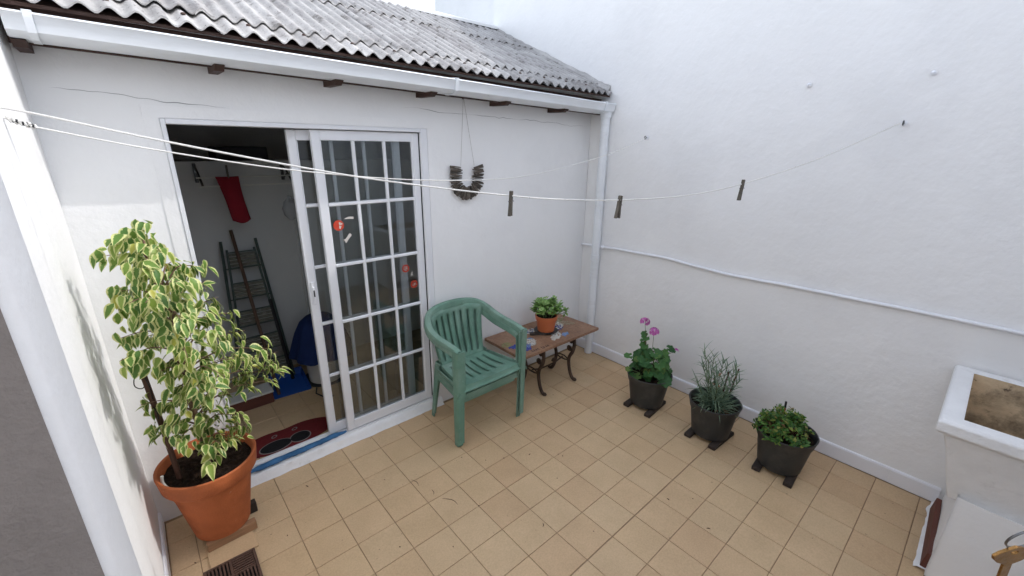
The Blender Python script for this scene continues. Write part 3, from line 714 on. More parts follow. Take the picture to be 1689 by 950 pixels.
m = MB(); m.extr([prof]*len(fr), fr); o = m.build('arm_rim', 'chair', CH, 50); fix_normals(o.data)
def leg(top, bot, wt, wb, sx, sy, name):
    """open L-channel leg, outer corner towards (sx, sy), tapering"""
    th = .0065; N = 7; profs = []; fr = []
    for i in range(N+1):
        t = i/N; w_ = wt+(wb-wt)*t; o_ = Vector(top).lerp(Vector(bot), t)
        c = .012*w_/.06
        pr = [(0-w_, 0), (-c, 0), (-c*.3, -c*.3), (0, -c), (0, -w_), (-th, -w_), (-th, -c*1.2), (-c*1.1, -th), (-w_*.48, -th), (-w_*.5, -th-.006), (-w_*.54, -th), (-w_, -th)]
        profs.append(pr); fr.append((o_, (sx, 0, 0), (0, sy, 0)))
    m = MB(); m.extr(profs, fr); o = m.build(name, 'chair', CH, 50); fix_normals(o.data)
    # inner web for strength and the hollow foot
    return o
for s_ in (-1, 1):
    leg((s_*.288, -.240, .700), (s_*.284, -.222, .004), .052, .040, s_, -1, 'leg')
    leg((s_*.205, .178, .44), (s_*.226, .215, .004), .066, .036, s_, 1, 'leg')
for s_ in (-1, 1):                                                   # web under each arm, and the seat's side web
    m = MB().box(min(s_*.225, s_*.262), max(s_*.225, s_*.262), -.226, -.220, .36, .69); m.build('arm_web', 'chair', CH)
    m = MB(); m.add([(s_*.262, -.17, .43), (s_*.262, -.23, .43), (s_*.262, -.23, .35), (s_*.205, .17, .35), (s_*.205, .17, .41), (s_*.225, .10, .42)], [(0, 1, 2, 3, 4, 5)]); solidify(m.build('side_web', 'chair', CH), .004)
CH.scale = (1, 1, .958)
CH2 = copy_tree(CH); CH2['label'] = 'lower of two stacked green plastic armchairs, feet on the tiles'
CH['label'] = 'upper of two stacked weathered green plastic armchairs by the sliding door'
for c_ in (CH, CH2): c_['group'] = 'stacked green chairs'
CH.location.z = .036; CH.location.y -= .010; CH2.location.y += .012; CH2.scale = (.972, .985, .958)

# ------------------------------------------------------------------ mosaic table on scrolled iron
TZ = .425
TB = thing('mosaic_table', 'low brown mosaic topped table on scrolled wrought iron legs in the corner', 'table', (2.03, -.252, 0))
TL = TB.location
m = MB(); cor = [(1.602, -.022), (1.600, -.470), (2.478, -.482), (2.458, -.034)]
outl = []
for (ax, ay), (bx, by) in zip(cor, cor[1:]+cor[:1]):
    for i in range(14):
        t = i/14; outl.append((ax+(bx-ax)*t+.0025*nval(ax*7+t*9, ay*5)-TL.x, ay+(by-ay)*t+.003*nval(t*11, ax*3)-TL.y))
top = m.poly(outl, TZ-.022, TZ).build('table_top', 'tabletop', TB); fix_normals(top.data)
MB().poly([(x*.97, y*.94) for x, y in outl], TZ-.030, TZ-.0225).build('underlay', 'blockwood', TB)
def shard_patch(cx, cy, rx, ry, rot, n, mats, lab):
    """a patch of inlaid shards with its own shape, each a small irregular chip"""
    for mt in mats: 
        m = MB()
        for k in range(int(1.4*n)//len(mats)):
            for _ in range(40):
                a, r = random.uniform(0, 6.28), math.sqrt(random.random())
                u, v = r*math.cos(a), r*math.sin(a)
                band = (u*1.5+.4*math.sin(v*4))
                want = mats[int((band+2)*1.2) % len(mats)]
                if want == mt: break
            u *= 1.18; v *= 1.18; x = cx+rx*u*math.cos(rot)-ry*v*math.sin(rot); y = cy+rx*u*math.sin(rot)+ry*v*math.cos(rot)
            s_ = random.uniform(.006, .012); a0 = random.uniform(0, 6); q = random.choice((4, 5, 5))
            m.poly([(x-TL.x+s_*random.uniform(.7, 1.1)*math.cos(a0+6.283*i/q), y-TL.y+s_*random.uniform(.7, 1.1)*math.sin(a0+6.283*i/q)) for i in range(q)], TZ-.002, TZ+.0018+random.uniform(-.0005, .0012))
        stuff(m.build('inlay', mt, top))
shard_patch(1.80, -.305, .085, .058, .3, 130, ['shardwhite', 'shardlight', 'shardwhite'], '')
shard_patch(1.685, -.30, .045, .030, -.4, 40, ['shardblue'], '')
shard_patch(1.735, -.375, .036, .030, .2, 36, ['shardblue'], '')
shard_patch(1.66, -.235, .04, .035, .2, 26, ['shardgreen'], '')
shard_patch(2.225, -.225, .070, .046, .5, 70, ['shardwhite'], '')
shard_patch(2.19, -.262, .060, .030, .3, 50, ['shardblue'], '')
shard_patch(2.075, -.36, .072, .030, .55, 70, ['shardwhite'], '')
shard_patch(2.16, -.385, .04, .02, .4, 24, ['shardlight'], '')
shard_patch(1.98, -.165, .05, .03, .3, 40, ['shardwhite', 'shardlight'], '')
shard_patch(2.33, -.22, .075, .040, -.9, 40, ['shardcream'], '')
shard_patch(2.29, -.11, .10, .045, -.3, 60, ['shardcream', 'shardgreen'], '')
def stroke(m, x0, y0, x1, y1, w_=.006):                                # dark inlaid letter-like strokes near the front edge
    d = Vector((x1-x0, y1-y0)).normalized(); n_ = Vector((-d.y, d.x))*w_/2
    m.poly([(x0+n_.x-TL.x, y0+n_.y-TL.y), (x0-n_.x-TL.x, y0-n_.y-TL.y), (x1-n_.x-TL.x, y1-n_.y-TL.y), (x1+n_.x-TL.x, y1+n_.y-TL.y)], TZ-.001, TZ+.0012)
for i, x in enumerate((1.735, 1.775, 1.83, 1.875)):
    y = -.435-.004*i; m = MB()
    stroke(m, x, y-.008, x+.004, y+.016); stroke(m, x+.022, y-.010, x+.024, y+.014)
    stroke(m, x+.001, y+.004, x+.024, y+.002) if i % 2 else stroke(m, x, y-.007, x+.022, y-.009)
    stuff(m.build('letter', 'darkmark', top))
def spiral(c, r0, turns, a0, dirn, n=22):
    out = []
    for i in range(n+1):
        t = i/n; a = a0+dirn*turns*2*math.pi*t; r = r0*(1-.78*t); out.append((c[0], c[1]+r*math.cos(a), c[2]+r*math.sin(a)))
    return out
def scroll_leg(x, flip):
    # an upright lyre-shaped frame lying across the table's depth
    L = MB(); t_ = .0125
    for s_ in (-1, 1):
        yy = lambda d: -.318+s_*d-TL.y
        C_ = smooth_curve([(x, yy(.118), TZ-.03), (x, yy(.120), .36), (x, yy(.122), .31), (x, yy(.108), .26), (x, yy(.082), .215), (x, yy(.072), .17), (x, yy(.080), .11), (x, yy(.095), .06), (x, yy(.115), .026), (x, yy(.138), .014), (x, yy(.154), .020)], 4)
        L.tube(C_, [t_*1.25]*len(C_), 8, True, .8)
        L.lathe([(0, -.013), (.010, -.009), (.0145, 0), (.010, .009), (0, .013)], 10, (x, yy(.152), .0165))
        L.tube(spiral((x, yy(.090), .352), .026, 1.35, 0 if s_ > 0 else math.pi, s_), .0078, 7, True)
        L.tube(spiral((x, yy(.072), .285), .026, 1.35, 0 if s_ > 0 else math.pi, -s_), .0078, 7, True)
        L.lathe([(0, -.010), (.009, -.007), (.013, 0), (.009, .007), (0, .010)], 8, (x, yy(.086), .352)); L.lathe([(0, -.010), (.009, -.007), (.013, 0), (.009, .007), (0, .010)], 8, (x, yy(.069), .285))
    y0 = -.318-TL.y
    L.tube([(x, y0-.074, .172), (x, y0-.03, .160), (x, y0+.03, .160), (x, y0+.074, .172)], .0062, 8)
    L.tube([(x, y0-.074, .172), (x, y0-.02, .192), (x, y0+.02, .192), (x, y0+.074, .172)], .0055, 8)
    return L.build('leg_frame', 'iron', TB, True)
scroll_leg(1.858-TL.x, 1); scroll_leg(2.218-TL.x, -1)
m = MB(); y0 = -.318-TL.y
m.tube([(1.858-TL.x, y0, .176), (1.95-TL.x, y0, .150), (2.12-TL.x, y0, .150), (2.218-TL.x, y0, .176)], .0065, 8)
for c, d in ((1.965, 1), (2.11, -1)):
    sp = [(c-TL.x+.024*(1-.7*i/18)*math.cos(i*.45)*d, y0, .174+.024*(1-.7*i/18)*math.sin(i*.45)) for i in range(19)]; m.tube(sp, .006, 7)
m.build('stretcher', 'iron', TB, True)
m = MB(); m.box(1.75-TL.x, 2.33-TL.x, y0-.125, y0-.105, TZ-.034, TZ-.0305); m.box(1.75-TL.x, 2.33-TL.x, y0+.105, y0+.125, TZ-.034, TZ-.0305); m.build('rail', 'iron', TB)

# ------------------------------------------------------------------ leaves
def leaf(L, W_, fold=.25, droop=.3, n=6, lobes=0):
    vs = []; uv = []; m = MB()
    for i in range(n+1):
        t = i/n; w_ = W_*math.sin(math.pi*min(1, t**.82))**.85*(1-.25*t) if 0 < t < 1 else 0
        y = L*t; z = -droop*L*t*t
        for u in (-1, -.5, 0, .5, 1):
            vs.append((u*w_/2, y, z+abs(u)*w_*fold*.5)); uv.append(((u+1)/2, t))
    fs = [(i*5+k, i*5+k+1, (i+1)*5+k+1, (i+1)*5+k) for i in range(n) for k in range(4)]
    m.add(vs, fs, uv); return m
def frame(d, up):
    d = Vector(d).normalized(); x = d.cross(Vector(up))
    if x.length < 1e-3: x = d.cross(Vector((1, 0, .2)))
    x.normalize(); z = x.cross(d); return Matrix((x, d, z)).transposed()
def place(mb, src, pos, d, up, sc=1.0):
    f = frame(d, up); P_ = Vector(pos)
    mb.add([P_+f @ (Vector(v)*sc) for v in src.v], src.f, [src.uv[i] for i in range(len(src.v))])
def rvec(): 
    while True:
        v = Vector((random.uniform(-1, 1), random.uniform(-1, 1), random.uniform(-1, 1)))
        if .05 < v.length < 1: return v.normalized()

# ------------------------------------------------------------------ variegated fig in the terracotta pot
pc = Vector((-.278, -.285, 0))
TP = thing('terracotta_pot', 'large terracotta pot of soil raised on battens by the left wall', 'pot', pc)
z0 = .062
pr = [(.112, z0), (.118, z0+.004), (.158, z0+.245), (.176, z0+.300), (.184, z0+.305), (.194, z0+.318), (.203, z0+.385), (.203, z0+.392), (.198, z0+.396), (.190, z0+.392), (.181, z0+.375), (.176, z0+.33)]
MB().lathe(pr, 56, closed=True).build('pot_body', 'terracotta', TP, 35); MB().lathe([(.112, z0+.001), (0, z0+.001)], 56).build('pot_base', 'terracotta', TP)
def soil(name, r, z, parent, lump=.008, n=36, rings=9):
    m = MB(); vs = [(0, 0, z)]
    for j in range(1, rings+1):
        for k_ in range(n):
            a = 6.2832*k_/n; rr = r*j/rings; x, y = rr*math.cos(a), rr*math.sin(a); vs.append((x, y, z+lump*(nval(x*45, y*45, r*9)+.6*nval(x*110, y*110))))
    fs = [(0, 1+k_, 1+(k_+1) % n) for k_ in range(n)]+[(1+(j-1)*n+k_, 1+j*n+k_, 1+j*n+(k_+1) % n, 1+(j-1)*n+(k_+1) % n) for j in range(1, rings) for k_ in range(n)]
    m.add(vs, fs); return m.build(name, 'soil', parent)
soil('soil', .178, z0+.352, TP, .012, 48, 14)
FG = thing('fig_tree', 'bushy variegated fig with cream edged leaves growing in the terracotta pot', 'plant', (pc.x, pc.y, .405))
fb = FG.location
cl = [(-.356,-.30,1.528),(-.299,-.25,1.537),(-.261,-.28,1.474),(-.311,-.33,1.442),(-.224,-.22,1.405),(-.140,-.28,1.377),(-.350,-.30,1.380),(-.285,-.22,1.336),(-.216,-.33,1.335),(-.128,-.25,1.298),(-.408,-.28,1.324),(-.345,-.35,1.278),(-.270,-.25,1.231),(-.192,-.32,1.233),(-.094,-.22,1.211),(-.431,-.30,1.253),(-.320,-.30,1.177),(-.248,-.36,1.177),(-.149,-.28,1.139),(-.051,-.25,1.134),(-.376,-.22,1.096),(-.291,-.33,1.095),(-.208,-.25,1.041),(-.113,-.33,1.057),(-.018,-.25,1.032),(-.455,-.28,1.130),(-.258,-.36,1.011),(-.171,-.28,0.949),(-.071,-.22,0.908),(0.002,-.30,0.899),(0.078,-.28,0.832),(-.322,-.25,0.958),(0.041,-.34,0.951),(-.231,-.32,0.895),(-.149,-.38,0.891),(-.041,-.25,0.810),(-.303,-.28,0.843),(-.216,-.35,0.810),(-.122,-.28,0.738),(-.230,-.30,0.694),(-.135,-.36,0.667),(-.101,-.28,0.555),(-.299,-.33,0.772),(-.185,-.36,0.589),(-.133,-.33,0.530),(-.214,-.40,0.560),(-.376,-.20,0.771),(-.455,-.25,0.804),(-.445,-.30,0.685),(-.366,-.40,0.732),(-.372,-.40,0.642),(-.254,-.38,0.520),(-.264,-.22,0.582),(-.380,-.30,0.942),(.118,-.28,.80),(.105,-.25,.88),(.06,-.30,.76),(-.42,-.28,1.47),(-.47,-.32,1.05)]
T1 = smooth_curve([(-.283, -.285, .40), (-.276, -.283, .60), (-.285, -.32, .80), (-.268, -.37, 1.0), (-.278, -.42, 1.2), (-.292, -.46, 1.36), (-.303, -.49, 1.48)], 5)
m = MB(); m.tube([p-fb for p in T1], [.0145*(1-.8*i/(len(T1)-1))+.001 for i in range(len(T1))], 10); m.build('trunk', 'bark', FG, True)
m = MB(); tips = []
for c in cl:
    c = Vector(c); dy = -.06-.16*min(1, max(0, (c.z-.5)/.6))+1.6*(c.y+.29)*(c.z > .75); kk = (c.y+dy+2.503)/(c.y+2.503); c = Vector((-.306+(c.x+.306)*kk, c.y+dy, 1.886+(c.z-1.886)*kk)); best = min(T1, key=lambda p: (p-c).length+max(0, p.z-c.z+.10)*1.6)
    mid = best.lerp(c, .55)+Vector((0, 0, .035+.02*random.random())); cv = smooth_curve([best, best.lerp(mid, .5)+Vector((0, 0, .012)), mid, c], 4)
    m.tube([p-fb for p in cv], [.0046*(1-.75*i/(len(cv)-1)) for i in range(len(cv))], 5); tips.append((best, mid, c, cv))
leafs = [leaf(L, W_, f, d) for L, W_, f, d in ((.053, .035, .18, .40), (.048, .033, .25, .28), (.058, .037, .14, .50), (.040, .028, .30, .25), (.050, .030, .42, .45), (.032, .022, .3, .3), (.055, .033, .30, .65))]
lmesh = [l.mesh('leaf', 'ficus', 'all') for l in leafs]
items = []
for (b_, mid, c, cv) in tips:
    nl = 18
    for q in range(nl):
        t = random.random()**.6
        p = cv[min(len(cv)-1, int((.45+.55*t)*(len(cv)-1)))].lerp(c, .35*random.random())+rvec()*random.uniform(.008, .055)
        out = (p-Vector((-.262, -.40, p.z-.02)));
        if out.length < 1e-3: out = rvec()
        out.normalize()
        d = (out*random.uniform(.25, .9)+rvec()*.55+Vector((0, 0, -random.uniform(.45, 1.25)))).normalized()
        up = (out*.7+Vector((.35, -.25, .75))+rvec()*.35)
        if p.x < XL+.075: p.x = XL+.075+random.random()*.02; d.x = max(d.x, 0)
        if (p+d*.06).x < XL+.02: d.x = abs(d.x)
        if p.z < z0+.47 and (p-pc).xy.length < .2: p.z = z0+.47
        items.append((p, d, up, random.uniform(.8, 1.2)))
campos = M.translation
rank = sorted(items, key=lambda it: (it[0]-campos).length)
parts, rest = rank[:300], rank[300:]
for p, d, up, s_ in parts:
    o = put('leaf', random.choice(lmesh), FG); f = frame(d, up).to_4x4(); f.translation = p-fb; o.matrix_local = f @ Matrix.Scale(s_, 4)
lm = MB()
for p, d, up, s_ in rest: place(lm, random.choice(leafs), p-fb, d, up, s_)
stuff(lm.build('foliage', 'ficus', FG, 'all'))
m.build('branches', 'bark', FG, True)
# leaning stake with ties, standing in the pot
SK = thing('plant_stake', 'brown wooden stake with black tie leaning in the terracotta pot', 'stake', (-.392, -.300, .405))
MB().tube([(0, 0, -.02), (-.010, .006, .3), (-.026, .012, .62)], .0115, 10).build('rod', 'stake', SK, True)
m = MB()
m.tube(smooth_curve([(-.03, .012, .575), (-.052, .01, .545), (-.058, .008, .51), (-.040, .006, .492), (-.026, .010, .505), (-.024, .0, .56)], 4), .0022, 6)
for a in (.56, .565, .57): m.tube([(-.022+.0135*math.cos(t*.6), .011+.0135*math.sin(t*.6), a) for t in range(12)], .002, 5)
m.tube([(-.02, 0, .55), (-.012, -.012, .49), (-.014, -.012, .44)], .0022, 6); m.tube([(-.018, -.01, .40), (-.012, -.013, .37), (-.014, -.012, .34)], .0025, 6)
m.build('tie', 'tie', SK, True)
ht = MB().tube(smooth_curve([(-.448, -.330, .475), (-.452, -.328, .44), (-.440, -.330, .405), (-.424, -.335, .400)], 4), .006, 8).build('hose_end', 'tubing', None, True)
tag(ht, 'short clear hose end poking from the soil of the terracotta pot', 'hose')
# battens and tile below the pot
o = MB().box(-.105, .105, -.018, .018, 0, .048, .002).build('batten', 'batten', None, False, (-.258, -.372, .0125)); tag(o, 'pale wooden batten under the front of the terracotta pot', 'batten'); o.rotation_euler.z = R(2)
o = MB().box(-.12, .12, -.02, .02, 0, .058, .002).build('batten', 'blockwood', None, False, (-.245, -.235, .002)); tag(o, 'dark wooden block under the back of the terracotta pot', 'batten'); o.rotation_euler.z = R(1)
o = MB().box(-.098, .098, -.085, .085, 0, .011, .0012).build('loose_tile', 'tile', None, False, (-.272, -.412, .0008)); tag(o, 'loose beige tile beneath the pale batten by the drain', 'tile'); o.rotation_euler.z = R(1)
# drain grate
GR = thing('drain_grate', 'rusty brown slotted drain grate set on the floor by the pot', 'grate', (-.297, -.600, .001)); GR.rotation_euler.z = R(-1)
m = MB(); s_ = .104
m.box(-s_, s_, -s_, -s_+.012, 0, .014, .002); m.box(-s_, s_, s_-.012, s_, 0, .014, .002); m.box(-s_, -s_+.012, -s_+.0125, s_-.0125, 0, .014, .002); m.box(s_-.012, s_, -s_+.0125, s_-.0125, 0, .014, .002)
m.box(-s_+.012, s_-.012, -.005, .005, .002, .0135); m.box(-.005, .005, -s_+.0125, -.0055, .002, .0135); m.box(-.005, .005, .0055, s_-.0125, .002, .0135)
m.build('grate_frame', 'grate', GR)
MB().box(-s_+.004, s_-.004, -s_+.004, s_-.004, .0003, .0018).build('pit_shade', 'pit_shade', GR)  # near-black plate paints the darkness below the bars; no hole is cut
for qx in (-1, 1):
    for qy in (-1, 1):
        for i in range(6):
            a = .0135+i*.0142
            if qx*qy < 0: MB().box(qx*a-.0035, qx*a+.0035, min(qy*.006, qy*.090), max(qy*.006, qy*.090), .003, .0128).build('bar', 'grate', GR)
            else: MB().box(min(qx*.006, qx*.090), max(qx*.006, qx*.090), qy*a-.0035, qy*a+.0035, .003, .0128).build('bar', 'grate', GR)

# ------------------------------------------------------------------ black pots by the boundary wall
POTS = [((2.376, -1.052), 'black plastic pot with pink geranium, nearest the corner'), ((2.388, -1.544), 'black plastic pot with spiky carnation, middle of the row'), ((2.402, -1.972), 'black plastic pot with low leafy herb, nearest the sink')]
plants = []
pm = {}
for i, ((x, y), lab) in enumerate(POTS):
    t = thing('plant_pot', lab, 'pot', (x, y, .028), random.uniform(0, 6), 'black pots in a row by the wall')
    if not pm:
        pr = [(.112, 0), (.118, .006), (.140, .150), (.145, .188), (.152, .192), (.163, .240), (.166, .246), (.163, .250), (.157, .247), (.148, .205), (.146, .19)]
        pm['b'] = MB().lathe(pr, 44, closed=True).mesh('pot_body', 'blackpot', 35); pm['f'] = MB().lathe([(.112, .001), (0, .001)], 44).mesh('pot_base', 'blackpot')
    put('pot_body', pm['b'], t); put('pot_base', pm['f'], t); soil('soil', .147, .208, t, .008)
    for k_, (dy, w_) in enumerate(((-.088, 'front'), (.088, 'rear'))):
        o = MB().box(-.135, .135, -.023, .023, 0, .0265, .003).build('wooden_batten', 'blockwood', None, False, (x-.01, y+dy, .0006)); o.rotation_euler.z = R(random.uniform(-5, 5))
        tag(o, 'dark wooden batten under the %s black pot, %s of its pair' % (('geranium', 'carnation', 'herb')[i], ('nearer the sink', 'nearer the corner')[k_]), 'batten', 'battens under the black pots')
# geranium
gx, gy = POTS[0][0]; gz0 = .236
GE = thing('geranium', 'pink flowering geranium with round green leaves', 'plant', (gx, gy, gz0))
def round_leaf(r):
    m = MB(); n = 28; vs = [(0, 0, 0)]; uv = [(.5, 0)]
    for j in (1, 2, 3):
        for k_ in range(n):
            a = -math.pi/2+.22+(2*math.pi-.44)*k_/(n-1); rr = r*j/3*(1+.10*math.cos(a*7)*(j/3)); z = .16*r*(j/3)**2+.10*r*math.sin(a*5)*(j/3)**2
            vs.append((rr*math.cos(a), rr*math.sin(a)+r*.25, z)); uv.append((.5+.5*j/3*math.cos(a), .5+.5*j/3*math.sin(a)))
    fs = [(0, 1+k_, 2+k_) for k_ in range(n-1)]+[(1+(j-1)*n+k_, 1+j*n+k_, 1+j*n+k_+1, 1+(j-1)*n+k_+1) for j in (1, 2) for k_ in range(n-1)]
    m.add(vs, fs, uv); return m
rl = [round_leaf(r).mesh('leaf', 'geran', 'all') for r in (.040, .034, .028, .022)]
st = MB(); cen = Vector((-.02, .02, .02))
lst = []
for q in range(64):
    a = random.uniform(0, 6.283); hh = random.random(); rr = (.045+.095*math.sqrt(random.random()))*(1.15-.55*hh)
    lst.append((Vector((rr*math.cos(a), rr*math.sin(a), .02+.185*hh)), random.choice(rl[:3])))
for p in ((-.055, .035, .25), (-.045, .05, .28), (-.06, .03, .31), (-.05, .045, .33), (-.04, .04, .22)): lst.append((Vector(p), rl[2]))
for p in ((.105, -.075, .215), (.12, -.085, .205), (-.14, .10, .17), (-.15, .09, .08), (-.14, .075, .075), (.10, -.10, .06), (-.03, -.12, .01)): lst.append((Vector(p), random.choice(rl[1:])))
for p, me in lst:
    out = Vector((p.x, p.y, 0)); out = out.normalized() if out.length > .02 else rvec()
    up = Vector((out.x*.55-.35, out.y*.55-.25, .75))+rvec()*.35
    o = put('leaf', me, GE); f = frame(out+Vector((0, 0, -.3))+rvec()*.3, up).to_4x4(); f.translation = p; o.matrix_local = f @ Matrix.Scale(random.uniform(.85, 1.15), 4)
    b0 = Vector((p.x*.25, p.y*.25, 0)); st.tube([b0, b0.lerp(p, .5)+Vector((0, 0, .015)), p], .0019, 5)
for a in ((-.05, .04, .30), (-.055, .035, .34)): st.tube([(-.01, .01, -.02), (-.03, .03, .12), a], .0042, 6)
st.build('stems', 'stem', GE, True); GE.scale = (1, 1, 1.1)
def floret_head(c, r, n):
    m = MB(); c = Vector(c); pet = leaf(.016, .013, .2, .2, 3)
    for i in range(n):
        d = rvec(); d.z = abs(d.z)*.9-.15; d.normalize(); p = c+Vector((d.x*r, d.y*r, d.z*r*.75))
        for k_ in range(5):
            a = k_*1.2566+i; e = frame(d, (0.3, .2, 1)) @ Vector((math.cos(a), .35, math.sin(a))); place(m, pet, p, e, d)
    h = m.build('flower_head', 'petal', GE, 'all'); return h
for c, r, n in (((-.068, .048, .418), .030, 20), ((-.008, .0, .345), .032, 24), ((.152, -.105, .195), .014, 5)):
    floret_head(c, r, n); b0 = Vector((-.055, .035, .30)) if c[0] < -.05 else Vector((0, 0, .12))
    MB().tube([b0, Vector(c)], .0018, 5).build('flower_stalk', 'stem', GE)
# carnation
gx, gy = POTS[1][0]
CA = thing('carnation', 'grey green spiky carnation clump with dried flower heads', 'plant', (gx, gy, gz0))
def blade(mb, p, d, L, w_, bend):
    d = Vector(d).normalized(); side = d.cross(Vector((0, 0, 1)))
    if side.length < .1: side = Vector((1, 0, 0))
    side.normalize(); vs = []; uv = []; n = 5; q = Vector(p); dd = d.copy()
    nr = side.cross(d)
    for i in range(n+1):
        t = i/n; ww = w_*(1-t**1.6)+.0003; vs += [q-side*ww/2, q+nr*(-ww*.18), q+side*ww/2]; uv += [(0, t), (.5, t), (1, t)]
        q = q+dd*L/n; dd = (dd+Vector((0, 0, -bend/n))).normalized()
    mb.add(vs, [(i*3+k_, i*3+k_+1, (i+1)*3+k_+1, (i+1)*3+k_) for i in range(n) for k_ in (0, 1)], uv)
m = MB(); stm = MB()
def shoot(base, top, n, L):
    base, top = Vector(base), Vector(top); cv = smooth_curve([base, base.lerp(top, .5)+rvec()*.008, top], 5); stm.tube(cv, .0020, 5)
    for i in range(n):
        t = (i+.5)/n; p = cv[min(len(cv)-1, int(t*len(cv)))]; ax = (top-base).normalized()
        for s_ in (0, 1):
            a = i*1.57+s_*math.pi+random.uniform(-.4, .4); e = frame(ax, (.3, .5, .7)) @ Vector((math.cos(a), .45+.7*t, math.sin(a))); blade(m, p, e, 1.25*L*random.uniform(.75, 1.2)*(1.1-.4*t), .0085, random.uniform(.2, .9))
for a, b, n, L in (((-.03, .02, 0), (-.09, .09, .335), 13, .085), ((0, .02, 0), (.02, .0, .27), 10, .075), ((.03, -.01, 0), (.085, -.06, .245), 10, .075), ((.0, .0, 0), (-.04, .03, .23), 9, .08), ((.04, -.03, 0), (.10, -.09, .16), 8, .075), ((-.02, .04, 0), (-.12, .10, .17), 8, .08), ((-.05, -.02, 0), (-.05, -.01, .19), 8, .08), ((.02, .03, 0), (.06, .05, .20), 8, .075), ((-.02, .03, 0), (-.07, .06, .28), 11, .085), ((-.02, .01, 0), (-.085, .085, .25), 10, .085), ((.01, .02, 0), (.045, -.02, .24), 9, .08), ((.02, -.02, 0), (.07, -.03, .19), 9, .08), ((-.03, .0, 0), (-.09, .03, .20), 9, .085), ((-.01, .03, 0), (-.02, .05, .29), 10, .08), ((.03, -.03, 0), (.06, -.08, .21), 9, .08), ((-.04, -.02, 0), (-.08, -.03, .15), 8, .085), ((.0, -.03, 0), (.0, -.07, .15), 8, .085)): shoot(a, b, n, L)
for q in range(11):
    a = q*.571; r = random.uniform(.03, .095); shoot((r*.4*math.cos(a), r*.4*math.sin(a), 0), (r*math.cos(a)-.02, r*math.sin(a), random.uniform(.035, .085)), 6, .082)
for q in range(120):
    a = random.uniform(0, 6.283); r = random.uniform(.0, .075); blade(m, (r*math.cos(a)-.035, r*math.sin(a)-.02, random.uniform(.0, .05)), (math.cos(a), math.sin(a), random.uniform(.25, 1.3)), random.uniform(.07, .125), .0085, random.uniform(.4, 1.3))
CA.scale = (1, 1, 1.22)
stuff(m.build('foliage', 'carn', CA, 'all')); stm.build('stems', 'stem', CA, True)
m = MB()
for c in ((-.02, .02, .165), (-.025, .015, .135), (.0, .0, .19), (-.01, -.01, .12)):
    for k_ in range(9): blade(m, c, rvec()+Vector((0, 0, .3)), random.uniform(.016, .03), .006, .4)
for q in range(14): a = random.uniform(0, 6.28); blade(m, (.03*math.cos(a)-.03, .03*math.sin(a)-.03, .01), (math.cos(a)-.4, math.sin(a)-.4, .5), .06, .005, 1.4)
stuff(m.build('dried_flowers', 'dryflower', CA, 'all'))
for k_, (b, tp) in enumerate((((.035, -.02, -.03), (.062, -.028, .245)), ((.045, -.045, -.03), (.098, -.075, .275)))):
    o = MB().tube([b, tp], .0045, 7).build('plant_stake', 'stake', None, True, (gx, gy, gz0)); tag(o, ('thin dark stake in the carnation pot, shorter of the two', 'thin dark stake in the carnation pot, taller of the two')[k_], 'stake', 'stakes in the carnation pot')
# herb
gx, gy = POTS[2][0]
HE = thing('leafy_herb', 'low bushy bright green herb with tiny leaves and reddish stems', 'plant', (gx, gy, gz0))
sm = [leaf(.021, .016, .25, .35, 3), leaf(.026, .018, .3, .5, 3), leaf(.016, .013, .3, .3, 3)]
m = MB(); stm = MB()
for q in range(105):
    a = random.uniform(0, 6.283); r = .145*math.sqrt(random.random()); hgt = (.145*(1-(r/.155)**2)+.03)*random.uniform(.55, 1.15)
    tip = Vector((r*math.cos(a)-.030, r*math.sin(a)+.018, hgt)); b0 = Vector((tip.x*.35, tip.y*.35, -.01)); cv = smooth_curve([b0, b0.lerp(tip, .6)+Vector((0, 0, .02)), tip], 3); stm.tube(cv, .0013, 4)
    for k_ in range(12):
        p = tip+rvec()*random.uniform(.002, .026); out = (p-Vector((-.02, .01, -.06))).normalized(); place(m, random.choice(sm), p, out*.5+rvec()*.8, out+rvec()*.5+Vector((0, 0, .5)), random.uniform(.8, 1.25))
stuff(m.build('foliage', 'pars', HE, 'all')); stm.build('stems', 'redstem', HE, True)
o = MB().tube([(.02, .03, -.03), (.036, .045, .195)], .0055, 8).build('plant_stake', 'terracotta', None, True, (gx, gy, gz0)); tag(o, 'orange brown stake standing in the herb pot', 'stake')
MB().tube([(.0335, .0428, .160), (.0364, .0453, .200)], .0062, 8).build('stake_tip', 'tie', o, True)
# succulent on the table
SP = thing('flower_pot', 'small terracotta coloured plastic pot standing on the mosaic table', 'pot', (2.082, -.238, TZ+.009))
MB().lathe([(.064, 0), (.068, .003), (.083, .098), (.090, .100), (.094, .136), (.092, .139), (.088, .138), (.080, .105)], 36, closed=True).build('pot_body', 'plasticpot', SP, 35); MB().lathe([(.064, .001), (0, .001)], 36).build('pot_base', 'plasticpot', SP); soil('soil', .083, .122, SP, .004, 24, 6)
o = MB().lathe([(0, .0015), (.086, .0015), (.098, .007), (.100, .0085), (.096, .009), (.084, .004), (0, .004)], 30).build('pot_saucer', 'blackpot', None, True, (2.082, -.238, TZ+.002)); tag(o, 'dark shallow saucer under the small pot on the table', 'saucer')
o = MB().box(-.13, .02, -.022, .022, 0, .010, .002).build('slate_strip', 'blockwood', None, False, (2.03, -.285, TZ+.003)); o.rotation_euler.z = R(-38); tag(o, 'dark flat strip lying on the mosaic table beside the pot', 'strip')
SU = thing('succulent', 'bright green fleshy leaved succulent in the pot on the table', 'plant', (2.082, -.238, TZ+.132))
sl_ = []
for L, W_ in ((.045, .040), (.038, .034), (.050, .043)):
    sl_.append(leaf(L, W_, .25, .1, 4))
m = MB(); stm = MB()
